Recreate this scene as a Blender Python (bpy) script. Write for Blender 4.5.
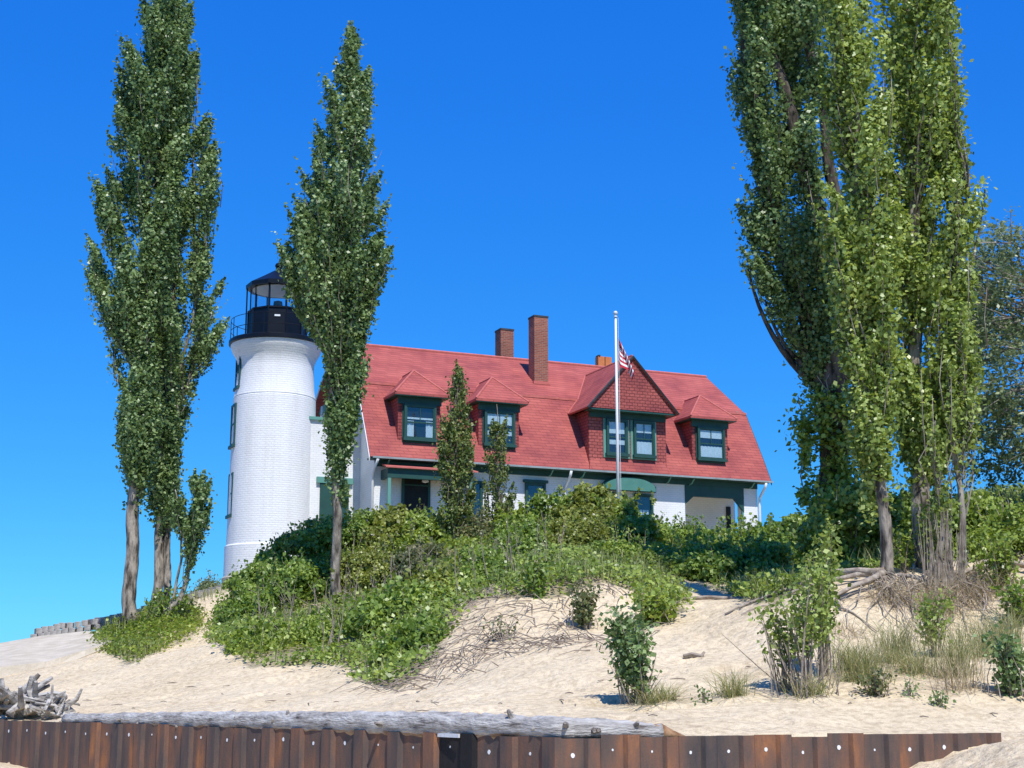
import bpy, math, random
import numpy as np
from mathutils import Vector, Matrix, noise as mnoise

for o in list(bpy.data.objects): bpy.data.objects.remove(o)
S = bpy.context.scene
COL = S.collection
R = math.radians
# ------------------------------------------------------------------ camera
FOC, HOR, EYE = 1480.0, 690.0, 1.6
PITCH = math.atan((HOR - 384) / FOC)
CP, SP = math.cos(PITCH), math.sin(PITCH)
cam = bpy.data.cameras.new('camera'); co = bpy.data.objects.new('camera', cam); COL.objects.link(co)
cam.sensor_width = 36; cam.lens = FOC / 1024 * 36; cam.clip_start = 0.1; cam.clip_end = 20000
co.location = (0, 0, EYE); co.rotation_euler = (R(90) + PITCH, 0, 0)
S.camera = co
# ------------------------------------------------------------------ light
SUN_AZ, SUN_EL = 19.0, 57.0          # degrees right of straight behind the camera
w = bpy.data.worlds.new('World'); S.world = w; w.use_nodes = True
nt = w.node_tree; bg = nt.nodes['Background']
sky = nt.nodes.new('ShaderNodeTexSky'); sky.sky_type = 'NISHITA'; sky.sun_disc = False
sky.sun_elevation = R(SUN_EL); sky.sun_rotation = R(180 - SUN_AZ)
sky.altitude = 0; sky.air_density = 1.0; sky.dust_density = 0.0; sky.ozone_density = 6.0
hs = nt.nodes.new('ShaderNodeHueSaturation'); hs.inputs['Saturation'].default_value = 1.3; hs.inputs['Value'].default_value = 1.0
nt.links.new(sky.outputs[0], hs.inputs['Color']); bg.inputs[1].default_value = 0.15
_sc = nt.nodes.new('ShaderNodeSeparateColor'); _cc = nt.nodes.new('ShaderNodeCombineColor'); nt.links.new(hs.outputs[0], _sc.inputs[0])
for _i, (_g, _k) in enumerate(((0.72, 0.165), (0.72, 0.52), (0.42, 0.86))):   # tone of a clear, deep blue summer sky
    _a = nt.nodes.new('ShaderNodeMath'); _a.operation = 'MULTIPLY'; _a.inputs[1].default_value = 0.15
    _p = nt.nodes.new('ShaderNodeMath'); _p.operation = 'POWER'; _p.inputs[1].default_value = _g
    _m = nt.nodes.new('ShaderNodeMath'); _m.operation = 'MULTIPLY'; _m.inputs[1].default_value = _k / 0.15
    nt.links.new(_sc.outputs[_i], _a.inputs[0]); nt.links.new(_a.outputs[0], _p.inputs[0]); nt.links.new(_p.outputs[0], _m.inputs[0]); nt.links.new(_m.outputs[0], _cc.inputs[_i])
nt.links.new(_cc.outputs[0], bg.inputs[0])
sl = bpy.data.lights.new('sun', 'SUN'); so = bpy.data.objects.new('sun', sl); COL.objects.link(so)
sl.energy = 4.3; sl.angle = R(0.5); sl.color = (1.0, 0.965, 0.91)
sd = Vector((math.sin(R(SUN_AZ)) * math.cos(R(SUN_EL)), -math.cos(R(SUN_AZ)) * math.cos(R(SUN_EL)), math.sin(R(SUN_EL))))
so.rotation_euler = sd.to_track_quat('Z', 'Y').to_euler(); so.location = sd * 60
S.view_settings.view_transform = 'Standard'; S.view_settings.look = 'None'
S.view_settings.exposure = 0.3; S.view_settings.gamma = 1.0
S.render.resolution_x = 1024; S.render.resolution_y = 768
S.cycles.transparent_max_bounces = 12

# ------------------------------------------------------------------ helpers
rng = np.random.default_rng(7)

def at(px, py, Y):
    u = (px - 512) / FOC; v = (384 - py) / FOC
    r = (u, CP - v * SP, SP + v * CP); t = Y / r[1]
    return np.array([r[0] * t, Y, r[2] * t + EYE])

def proj(P):
    P = np.atleast_2d(P); z = P[:, 2] - EYE
    d = P[:, 1] * CP + z * SP
    return 512 + FOC * P[:, 0] / d, 384 - FOC * (z * CP - P[:, 1] * SP) / d

class MB:
    def __init__(s): s.v = []; s.f = []; s.uv = None
    def add(s, vs, fs):
        n = len(s.v); s.v += [tuple(map(float, v)) for v in vs]; s.f += [tuple(i + n for i in f) for f in fs]; return s
    def box(s, x0, x1, y0, y1, z0, z1):
        return s.add([(x0, y0, z0), (x1, y0, z0), (x1, y1, z0), (x0, y1, z0), (x0, y0, z1), (x1, y0, z1), (x1, y1, z1), (x0, y1, z1)],
                     [(0, 3, 2, 1), (4, 5, 6, 7), (0, 1, 5, 4), (1, 2, 6, 5), (2, 3, 7, 6), (3, 0, 4, 7)])
    def prism_x(s, prof, x0, x1):      # profile of (y, z) extruded in x
        n = len(prof)
        return s.add([(x0, y, z) for y, z in prof] + [(x1, y, z) for y, z in prof],
                     [tuple(range(n))[::-1], tuple(range(n, 2 * n))] + [(i, (i + 1) % n, n + (i + 1) % n, n + i) for i in range(n)])
    def prism_y(s, prof, y0, y1):      # profile of (x, z) extruded in y
        n = len(prof)
        return s.add([(x, y0, z) for x, z in prof] + [(x, y1, z) for x, z in prof],
                     [tuple(range(n)), tuple(range(n, 2 * n))[::-1]] + [(i, n + i, n + (i + 1) % n, (i + 1) % n) for i in range(n)])
    def slab(s, pts, n, t):            # polygon thickened along -n
        n = Vector(n).normalized(); k = len(pts)
        return s.add([tuple(p) for p in pts] + [tuple(Vector(p) - n * t) for p in pts],
                     [tuple(range(k)), tuple(range(k, 2 * k))[::-1]] + [(i, k + i, k + (i + 1) % k, (i + 1) % k) for i in range(k)])
    def lathe(s, prof, n=48, c=(0, 0), a0=0.0):
        vs = []; fs = []; m = len(prof)
        for r, z in prof:
            for i in range(n):
                a = a0 + 2 * math.pi * i / n
                vs.append((c[0] + r * math.cos(a), c[1] + r * math.sin(a), z))
        for j in range(m - 1):
            for i in range(n):
                k = (i + 1) % n; fs.append((j * n + i, j * n + k, (j + 1) * n + k, (j + 1) * n + i))
        fs.append(tuple(range(n))[::-1]); fs.append(tuple((m - 1) * n + i for i in range(n)))
        return s.add(vs, fs)
    def tube(s, pts, rad, n=6, rough=0.0):
        pts = [Vector(p) for p in pts]
        if np.isscalar(rad): rad = [rad] * len(pts)
        vs = []; fs = []; up = Vector((0.31, 0.17, 0.93)).normalized()
        for i, p in enumerate(pts):
            t = (pts[min(i + 1, len(pts) - 1)] - pts[max(i - 1, 0)])
            if t.length < 1e-9: t = Vector((0, 0, 1))
            t.normalize()
            a = t.cross(up)
            if a.length < 1e-3: a = t.cross(Vector((1, 0, 0)))
            a.normalize(); b = t.cross(a)
            for k in range(n):
                th = 2 * math.pi * k / n
                r = rad[i] * (1 + (random.uniform(-rough, rough) if rough else 0))
                vs.append(p + a * r * math.cos(th) + b * r * math.sin(th))
        for i in range(len(pts) - 1):
            for k in range(n):
                q = (k + 1) % n; fs.append((i * n + k, i * n + q, (i + 1) * n + q, (i + 1) * n + k))
        fs.append(tuple(range(n))); fs.append(tuple((len(pts) - 1) * n + k for k in range(n))[::-1])
        return s.add(vs, fs)
    def build(s, name, mat, parent=None, smooth=False, bevel=0):
        me = bpy.data.meshes.new(name); me.from_pydata(s.v, [], s.f); me.update()
        import bmesh
        if len(s.v) < 60000:
            bm = bmesh.new(); bm.from_mesh(me); bmesh.ops.recalc_face_normals(bm, faces=bm.faces); bm.to_mesh(me); bm.free()
        me.materials.append(mat)
        if smooth: me.polygons.foreach_set('use_smooth', [True] * len(me.polygons))
        o = bpy.data.objects.new(name, me); COL.objects.link(o)
        if parent is not None: o.parent = parent
        if bevel:
            m = o.modifiers.new('bevel', 'BEVEL'); m.width = bevel; m.segments = 2; m.limit_method = 'ANGLE'
        return o

def tag(o, label=None, cat=None, group=None, kind=None):
    if label: o['label'] = label
    if cat: o['category'] = cat
    if group: o['group'] = group
    if kind: o['kind'] = kind
    return o

def empty(name, loc, label, cat, group=None, rz=0):
    o = bpy.data.objects.new(name, None); COL.objects.link(o); o.location = tuple(map(float, loc)); o.rotation_euler = (0, 0, rz)
    o.empty_display_size = 0.3
    return tag(o, label, cat, group)

# ------------------------------------------------------------------ materials
def new_mat(name, rough=0.7, spec=0.3):
    m = bpy.data.materials.new(name); m.use_nodes = True
    b = m.node_tree.nodes['Principled BSDF']; b.inputs['Roughness'].default_value = rough
    b.inputs['Specular IOR Level'].default_value = spec
    return m, m.node_tree, b

def N(t, ty, **kw):
    n = t.nodes.new(ty)
    for k, v in kw.items():
        if k in n.inputs: n.inputs[k].default_value = v
        else: setattr(n, k, v)
    return n

def ramp(t, stops, fac=None):
    n = t.nodes.new('ShaderNodeValToRGB'); e = n.color_ramp.elements
    while len(e) < len(stops): e.new(0.5)
    for i, (p, c) in enumerate(stops): e[i].position = p; e[i].color = (*c, 1)
    if fac is not None: t.links.new(fac, n.inputs[0])
    return n

def noisy(name, c1, c2, scale=4.0, rough=0.75, spec=0.3, bump=0.1, bscale=30.0, stretch=(1, 1, 1), detail=6, p=(0.3, 0.7)):
    m, t, b = new_mat(name, rough, spec); L = t.links.new
    tc = N(t, 'ShaderNodeTexCoord'); mp = N(t, 'ShaderNodeMapping'); mp.inputs['Scale'].default_value = stretch
    L(tc.outputs['Object'], mp.inputs[0])
    n1 = N(t, 'ShaderNodeTexNoise', Scale=scale, Detail=detail); L(mp.outputs[0], n1.inputs[0])
    r = ramp(t, [(p[0], c1), (p[1], c2)], n1.outputs[0]); L(r.outputs[0], b.inputs['Base Color'])
    n2 = N(t, 'ShaderNodeTexNoise', Scale=bscale, Detail=5); L(mp.outputs[0], n2.inputs[0])
    bp = N(t, 'ShaderNodeBump', Strength=bump, Distance=0.05); L(n2.outputs[0], bp.inputs['Height']); L(bp.outputs[0], b.inputs['Normal'])
    return m

def brick_mat(name, ca, cb, cm, bw, bh, mortar, mapping='xz', bump=0.3, rough=0.7, weather=None, spec=0.3, dist=0.02, offset=0.5):
    """courses laid out on the object's own axes: xz, yz, sum (x+y, z) or cyl (angle, z)"""
    m, t, b = new_mat(name, rough, spec); L = t.links.new
    tc = N(t, 'ShaderNodeTexCoord'); sp = N(t, 'ShaderNodeSeparateXYZ'); L(tc.outputs['Object'], sp.inputs[0])
    cb_ = N(t, 'ShaderNodeCombineXYZ')
    if mapping == 'cyl':
        a = N(t, 'ShaderNodeMath', operation='ARCTAN2'); L(sp.outputs[1], a.inputs[0]); L(sp.outputs[0], a.inputs[1])
        k = N(t, 'ShaderNodeMath', operation='MULTIPLY'); k.inputs[1].default_value = 1.6; L(a.outputs[0], k.inputs[0]); L(k.outputs[0], cb_.inputs[0])
    elif mapping == 'sum':
        a = N(t, 'ShaderNodeMath', operation='ADD'); L(sp.outputs[0], a.inputs[0]); L(sp.outputs[1], a.inputs[1]); L(a.outputs[0], cb_.inputs[0])
    else:
        L(sp.outputs[0 if mapping[0] == 'x' else 1], cb_.inputs[0])
    L(sp.outputs[2], cb_.inputs[1])
    br = N(t, 'ShaderNodeTexBrick', Scale=1.0); br.offset = offset
    br.inputs['Brick Width'].default_value = bw; br.inputs['Row Height'].default_value = bh; br.inputs['Mortar Size'].default_value = mortar
    br.inputs['Mortar Smooth'].default_value = 0.3; br.inputs['Bias'].default_value = 0.0
    br.inputs['Color1'].default_value = (*ca, 1); br.inputs['Color2'].default_value = (*cb, 1); br.inputs['Mortar'].default_value = (*cm, 1)
    nz = N(t, 'ShaderNodeTexNoise', Scale=6.0, Detail=4)
    L(tc.outputs['Object'], nz.inputs[0])
    mx = N(t, 'ShaderNodeVectorMath', operation='MULTIPLY_ADD'); mx.inputs[1].default_value = (0.03, 0.012, 0); L(nz.outputs[1], mx.inputs[0]); L(cb_.outputs[0], mx.inputs[2])
    L(mx.outputs[0], br.inputs[0])
    n1 = N(t, 'ShaderNodeTexNoise', Scale=0.9, Detail=7); mpw = N(t, 'ShaderNodeMapping'); mpw.inputs['Scale'].default_value = (3, 3, 0.3) if mapping == 'cyl' else (1, 1, 1); L(tc.outputs['Object'], mpw.inputs[0]); L(mpw.outputs[0], n1.inputs[0])
    rr = ramp(t, [(0.3, (0.72, 0.72, 0.72)), (0.7, (1.08, 1.08, 1.08))] if weather is None else weather, n1.outputs[0])
    mu = N(t, 'ShaderNodeMix', data_type='RGBA', blend_type='MULTIPLY'); mu.inputs[0].default_value = 1
    L(br.outputs[0], mu.inputs[6]); L(rr.outputs[0], mu.inputs[7]); L(mu.outputs[2], b.inputs['Base Color'])
    n2 = N(t, 'ShaderNodeTexNoise', Scale=25.0, Detail=4); L(tc.outputs['Object'], n2.inputs[0])
    mm = N(t, 'ShaderNodeMath', operation='MULTIPLY_ADD'); mm.inputs[1].default_value = -1.0; L(br.outputs[1], mm.inputs[0]); 
    hh = N(t, 'ShaderNodeMath', operation='MULTIPLY'); hh.inputs[1].default_value = 0.6; L(n2.outputs[0], hh.inputs[0]); L(hh.outputs[0], mm.inputs[2])
    bp = N(t, 'ShaderNodeBump', Strength=bump, Distance=dist); L(mm.outputs[0], bp.inputs['Height']); L(bp.outputs[0], b.inputs['Normal'])
    return m

def leaf_mat(name, dark, mid, light, trans=0.32, rough=0.40):
    m, t, b = new_mat(name, rough, 0.5); L = t.links.new
    at_ = N(t, 'ShaderNodeAttribute'); at_.attribute_name = 'tint'
    r = ramp(t, [(0.0, dark), (0.55, mid), (1.0, light)], at_.outputs['Fac'])
    L(r.outputs[0], b.inputs['Base Color'])
    tr = N(t, 'ShaderNodeBsdfTranslucent'); hs_ = N(t, 'ShaderNodeHueSaturation', Saturation=1.1, Value=1.7); hs_.inputs['Hue'].default_value = 0.485
    L(r.outputs[0], hs_.inputs['Color']); L(hs_.outputs[0], tr.inputs[0])
    mx = N(t, 'ShaderNodeMixShader'); mx.inputs[0].default_value = trans
    L(b.outputs[0], mx.inputs[1]); L(tr.outputs[0], mx.inputs[2]); L(mx.outputs[0], t.nodes['Material Output'].inputs[0])
    return m

M = {}
ROOF_W = [(0.28, (0.72, 0.66, 0.76)), (0.5, (0.98, 0.95, 0.95)), (0.72, (1.14, 1.2, 1.16))]
M['roof'] = brick_mat('red_shingles', (0.42, 0.105, 0.086), (0.345, 0.082, 0.070), (0.235, 0.055, 0.048), 0.5, 0.125, 0.012, 'sum', 0.35, 0.8, ROOF_W, dist=0.03)
M['shingle'] = brick_mat('wall_shingles', (0.40, 0.10, 0.085), (0.34, 0.082, 0.072), (0.19, 0.042, 0.04), 0.24, 0.125, 0.014, 'sum', 0.9, 0.8, ROOF_W, dist=0.05)
M['ridge'] = noisy('ridge_cap', (0.42, 0.11, 0.09), (0.54, 0.16, 0.13), 5, 0.7)
M['tower'] = brick_mat('white_painted_brick', (0.80, 0.80, 0.79), (0.76, 0.76, 0.75), (0.74, 0.74, 0.74), 0.22, 0.085, 0.012, 'cyl', 0.5, 0.65, [(0.28, (0.91, 0.905, 0.89)), (0.46, (0.99, 0.99, 0.985)), (0.7, (1.03, 1.03, 1.03))], dist=0.02)
M['white'] = brick_mat('white_wall_brick', (0.78, 0.78, 0.77), (0.75, 0.75, 0.74), (0.68, 0.68, 0.68), 0.22, 0.085, 0.01, 'sum', 0.35, 0.7, [(0.25, (0.86, 0.86, 0.84)), (0.6, (1.02, 1.02, 1.02))])
M['whitepaint'] = noisy('white_paint', (0.72, 0.73, 0.73), (0.8, 0.8, 0.8), 3, 0.45, 0.4, 0.05)
M['green'] = noisy('dark_green_paint', (0.014, 0.056, 0.047), (0.020, 0.075, 0.062), 3, 0.5, 0.4, 0.05)
M['teal'] = noisy('pale_green_paint', (0.10, 0.27, 0.22), (0.13, 0.31, 0.26), 3, 0.5, 0.4, 0.05)
M['black'] = noisy('black_iron_paint', (0.003, 0.004, 0.008), (0.006, 0.007, 0.012), 4, 0.40, 0.28, 0.05)
M['brick'] = brick_mat('red_brick', (0.36, 0.12, 0.07), (0.24, 0.075, 0.05), (0.32, 0.22, 0.17), 0.21, 0.075, 0.010, 'sum', 0.4, 0.85)
M['clay'] = noisy('orange_clay', (0.5, 0.16, 0.05), (0.62, 0.22, 0.08), 6, 0.8)
M['rot'] = noisy('rotten_wood', (0.16, 0.07, 0.03), (0.42, 0.26, 0.14), 14, 0.9)
M['rootm'] = noisy('sandy_roots', (0.22, 0.17, 0.13), (0.50, 0.43, 0.34), 7, 0.9, 0.1, 0.5)
M['cap'] = noisy('dark_coping', (0.03, 0.035, 0.04), (0.07, 0.07, 0.07), 6, 0.7)
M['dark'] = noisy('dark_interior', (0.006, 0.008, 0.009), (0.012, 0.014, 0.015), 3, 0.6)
M['curtain'] = noisy('curtain_cloth', (0.62, 0.63, 0.62), (0.75, 0.75, 0.74), 12, 0.9)
M['gutter'] = noisy('grey_gutter', (0.20, 0.25, 0.25), (0.30, 0.35, 0.35), 3, 0.45, 0.4, 0.02)
M['galv'] = noisy('pale_metal', (0.55, 0.57, 0.58), (0.68, 0.7, 0.7), 3, 0.4, 0.5, 0.02)
M['bark'] = noisy('grey_bark', (0.06, 0.05, 0.04), (0.36, 0.31, 0.25), 7, 0.9, 0.1, 1.0, 16, (1, 1, 0.28), p=(0.38, 0.60))
M['barkdark'] = noisy('dark_bark', (0.03, 0.026, 0.022), (0.17, 0.14, 0.115), 6, 0.95, 0.05, 1.0, 14, (1, 1, 0.3), p=(0.38, 0.62))
M['barkpale'] = noisy('pale_bark', (0.14, 0.12, 0.10), (0.38, 0.34, 0.28), 6, 0.9, 0.1, 0.8, 14, (1, 1, 0.25), p=(0.35, 0.65))
M['drift'] = noisy('weathered_driftwood', (0.13, 0.105, 0.085), (0.48, 0.45, 0.40), 6, 0.9, 0.1, 0.7, 18, (0.35, 1, 1), p=(0.3, 0.62))
M['twig'] = noisy('dry_twigs', (0.17, 0.13, 0.10), (0.40, 0.34, 0.27), 9, 0.9, 0.1, 0.2)
M['concrete'] = noisy('bleached_concrete', (0.44, 0.385, 0.29), (0.60, 0.53, 0.42), 2.2, 0.9, 0.1, 0.5, 12)
M['block'] = noisy('old_timber_blocks', (0.22, 0.20, 0.18), (0.46, 0.43, 0.39), 3, 0.9, 0.1, 0.5, 15)
M['lf_pop'] = leaf_mat('poplar_leaves', (0.075, 0.129, 0.041), (0.157, 0.241, 0.075), (0.342, 0.439, 0.192))
M['lf_popy'] = leaf_mat('poplar_leaves_yellowish', (0.112, 0.165, 0.031), (0.241, 0.321, 0.066), (0.467, 0.549, 0.172))
M['lf_blue'] = leaf_mat('grey_green_leaves', (0.07, 0.11, 0.045), (0.15, 0.20, 0.085), (0.29, 0.34, 0.16))
M['lf_shrub'] = leaf_mat('shrub_leaves', (0.091, 0.142, 0.021), (0.220, 0.305, 0.046), (0.399, 0.474, 0.104))
M['lf_dark'] = leaf_mat('glossy_shrub_leaves', (0.077, 0.128, 0.021), (0.180, 0.271, 0.041), (0.335, 0.433, 0.093))
M['lf_brown'] = leaf_mat('sapling_leaves', (0.075, 0.094, 0.034), (0.149, 0.182, 0.063), (0.310, 0.270, 0.138))
M['drygrass'] = leaf_mat('dry_grass', (0.22, 0.18, 0.10), (0.40, 0.33, 0.20), (0.60, 0.51, 0.34), 0.2, 0.7)
M['lf_sap'] = leaf_mat('olive_leaves', (0.08, 0.12, 0.03), (0.16, 0.215, 0.055), (0.32, 0.34, 0.12))
M['lf_lime'] = leaf_mat('lime_leaves', (0.10, 0.12, 0.02), (0.24, 0.28, 0.045), (0.40, 0.42, 0.12))
M['grass'] = leaf_mat('beach_grass', (0.132, 0.165, 0.050), (0.275, 0.297, 0.110), (0.572, 0.495, 0.286), 0.25, 0.6)

def sand_material():
    m, t, b = new_mat('beach_sand', 0.95, 0.08); L = t.links.new
    tc = N(t, 'ShaderNodeTexCoord')
    n1 = N(t, 'ShaderNodeTexNoise', Scale=0.5, Detail=8); n1.inputs['Roughness'].default_value = 0.65; L(tc.outputs['Object'], n1.inputs[0])
    r1 = ramp(t, [(0.3, (0.62, 0.50, 0.325)), (0.7, (0.78, 0.65, 0.445))], n1.outputs[0])
    n2 = N(t, 'ShaderNodeTexNoise', Scale=9, Detail=6); L(tc.outputs['Object'], n2.inputs[0])
    r2 = ramp(t, [(0.36, (0.78, 0.76, 0.74)), (0.55, (1, 1, 1))], n2.outputs[0])
    mu = N(t, 'ShaderNodeMix', data_type='RGBA', blend_type='MULTIPLY'); mu.inputs[0].default_value = 1
    L(r1.outputs[0], mu.inputs[6]); L(r2.outputs[0], mu.inputs[7])
    n4 = N(t, 'ShaderNodeTexNoise', Scale=60, Detail=3); L(tc.outputs['Object'], n4.inputs[0])
    r4 = ramp(t, [(0.30, (0.62, 0.6, 0.58)), (0.42, (1, 1, 1))], n4.outputs[0])
    mu2 = N(t, 'ShaderNodeMix', data_type='RGBA', blend_type='MULTIPLY'); mu2.inputs[0].default_value = 1
    L(mu.outputs[2], mu2.inputs[6]); L(r4.outputs[0], mu2.inputs[7])
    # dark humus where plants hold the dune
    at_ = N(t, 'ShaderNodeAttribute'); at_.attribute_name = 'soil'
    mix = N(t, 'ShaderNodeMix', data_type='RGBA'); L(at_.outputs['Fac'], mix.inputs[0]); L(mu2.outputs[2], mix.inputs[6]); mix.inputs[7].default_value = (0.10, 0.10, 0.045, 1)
    L(mix.outputs[2], b.inputs['Base Color'])
    n3 = N(t, 'ShaderNodeTexNoise', Scale=7, Detail=7); n3.inputs['Roughness'].default_value = 0.6; L(tc.outputs['Object'], n3.inputs[0])
    bp = N(t, 'ShaderNodeBump', Strength=0.9, Distance=0.09); L(n3.outputs[0], bp.inputs['Height']); L(bp.outputs[0], b.inputs['Normal'])
    return m
M['sand'] = sand_material()

def glass_material(name, tint=(0.85, 0.92, 0.95)):
    m = bpy.data.materials.new(name); m.use_nodes = True; t = m.node_tree; t.nodes.remove(t.nodes['Principled BSDF']); L = t.links.new
    tr = N(t, 'ShaderNodeBsdfTransparent'); tr.inputs[0].default_value = (*tint, 1)
    gl = N(t, 'ShaderNodeBsdfGlossy'); gl.inputs['Roughness'].default_value = 0.03
    mx = N(t, 'ShaderNodeMixShader'); mx.inputs[0].default_value = 0.07
    L(tr.outputs[0], mx.inputs[1]); L(gl.outputs[0], mx.inputs[2]); L(mx.outputs[0], t.nodes['Material Output'].inputs[0])
    return m
M['glass'] = glass_material('window_glass')

def rust_material():
    m, t, b = new_mat('rusted_steel', 0.75, 0.3); L = t.links.new
    tc = N(t, 'ShaderNodeTexCoord'); mp = N(t, 'ShaderNodeMapping'); mp.inputs['Scale'].default_value = (1, 1, 0.25); L(tc.outputs['Object'], mp.inputs[0])
    n1 = N(t, 'ShaderNodeTexNoise', Scale=2.6, Detail=8); n1.inputs['Roughness'].default_value = 0.65; L(mp.outputs[0], n1.inputs[0])
    r1 = ramp(t, [(0.30, (0.055, 0.050, 0.050)), (0.46, (0.11, 0.075, 0.060)), (0.58, (0.19, 0.095, 0.058)), (0.74, (0.40, 0.16, 0.05))], n1.outputs[0])
    n2 = N(t, 'ShaderNodeTexNoise', Scale=40, Detail=4); L(tc.outputs['Object'], n2.inputs[0])
    L(r1.outputs[0], b.inputs['Base Color'])
    bp = N(t, 'ShaderNodeBump', Strength=0.35, Distance=0.01); L(n2.outputs[0], bp.inputs['Height']); L(bp.outputs[0], b.inputs['Normal'])
    return m
M['rust'] = rust_material()
M['gapshade'] = noisy('gap_shade_steel', (0.006, 0.006, 0.007), (0.022, 0.018, 0.018), 3, 0.7, 0.3, 0.3, 30, (1, 1, 0.3))  # near-black colour stands in for the shade inside an open gap

# ------------------------------------------------------------------ leaves
def leaf_mesh(name, C, size, mat, parent=None, flat=0.0, aspect=0.78, tint=None, tw=0.35, out=0.8, hint=None):
    """one small folded rhombus per centre"""
    n = len(C)
    d = rng.normal(size=(n, 3)); d[:, 2] -= 0.5; d /= np.linalg.norm(d, axis=1)[:, None]
    nr = rng.normal(size=(n, 3)) * 0.8; nr[:, 2] += flat + 0.25
    if hint is not None: nr = rng.normal(size=(n, 3)) * 0.55 + hint * 1.15; nr[:, 2] += 0.15
    elif out > 0:      # leaves at the outside of a crown turn their faces outwards
        bins = np.clip(((C[:, 2] - C[:, 2].min()) / 1.0).astype(int), 0, 60); cx_ = np.bincount(bins, C[:, 0], 61) / np.maximum(np.bincount(bins, minlength=61), 1); cy_ = np.bincount(bins, C[:, 1], 61) / np.maximum(np.bincount(bins, minlength=61), 1)
        v = np.stack([C[:, 0] - cx_[bins], C[:, 1] - cy_[bins]], -1); v /= np.linalg.norm(v, axis=1)[:, None] + 0.3; nr[:, :2] += out * v
    d -= nr * ((d * nr).sum(1) / (nr * nr).sum(1))[:, None] * 0.8; d /= np.linalg.norm(d, axis=1)[:, None] + 1e-9
    s = np.cross(d, nr); s /= np.linalg.norm(s, axis=1)[:, None] + 1e-9
    sz = size * rng.uniform(0.6, 1.3, n)[:, None]
    nn = np.cross(d, s)
    V = np.empty((n, 4, 3))
    V[:, 0] = C - d * sz * 0.5; V[:, 2] = C + d * sz * 0.5
    V[:, 1] = C + s * sz * aspect * 0.5 - d * sz * 0.08 + nn * sz * 0.06; V[:, 3] = C - s * sz * aspect * 0.5 - d * sz * 0.08 + nn * sz * 0.06
    me = bpy.data.meshes.new(name)
    me.vertices.add(4 * n); me.vertices.foreach_set('co', V.reshape(-1).astype(np.float32))
    me.loops.add(4 * n); me.loops.foreach_set('vertex_index', np.arange(4 * n, dtype=np.int32))
    me.polygons.add(n); me.polygons.foreach_set('loop_start', np.arange(0, 4 * n, 4, dtype=np.int32)); me.polygons.foreach_set('loop_total', np.full(n, 4, dtype=np.int32))
    me.update(calc_edges=True)
    a = me.attributes.new('tint', 'FLOAT', 'POINT')
    tv = rng.uniform(0, 1, n) if tint is None else np.clip(tint + rng.normal(0, tw, n) * 0.75, 0, 1)
    a.data.foreach_set('value', np.repeat(tv, 4).astype(np.float32))
    me.materials.append(mat)
    o = bpy.data.objects.new(name, me); COL.objects.link(o)
    if parent is not None: o.parent = parent
    return o

def bez(p0, p1, p2, t):
    t = np.asarray(t)[:, None]; return (1 - t) ** 2 * p0 + 2 * t * (1 - t) * p1 + t ** 2 * p2

def interp_path(path, z):
    zs = [p[2] for p in path]
    return np.array([np.interp(z, zs, [p[0] for p in path]), np.interp(z, zs, [p[1] for p in path]), z])

def fbm(X, Y, sc, seed=0, oct=4):
    """value noise in numpy"""
    out = np.zeros_like(X); amp = 1.0; tot = 0
    for o in range(oct):
        rr = np.random.default_rng(seed + o); tab = rr.uniform(-1, 1, (256, 256))
        x = X / sc + 1000.3; y = Y / sc + 1000.7; xi = np.floor(x).astype(int); yi = np.floor(y).astype(int); fx = x - xi; fy = y - yi
        fx = fx * fx * (3 - 2 * fx); fy = fy * fy * (3 - 2 * fy)
        g = lambda i, j: tab[(xi + i) % 256, (yi + j) % 256]
        out += amp * ((g(0, 0) * (1 - fx) + g(1, 0) * fx) * (1 - fy) + (g(0, 1) * (1 - fx) + g(1, 1) * fx) * fy)
        tot += amp; amp *= 0.5; sc *= 0.5
    return out / tot

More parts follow.
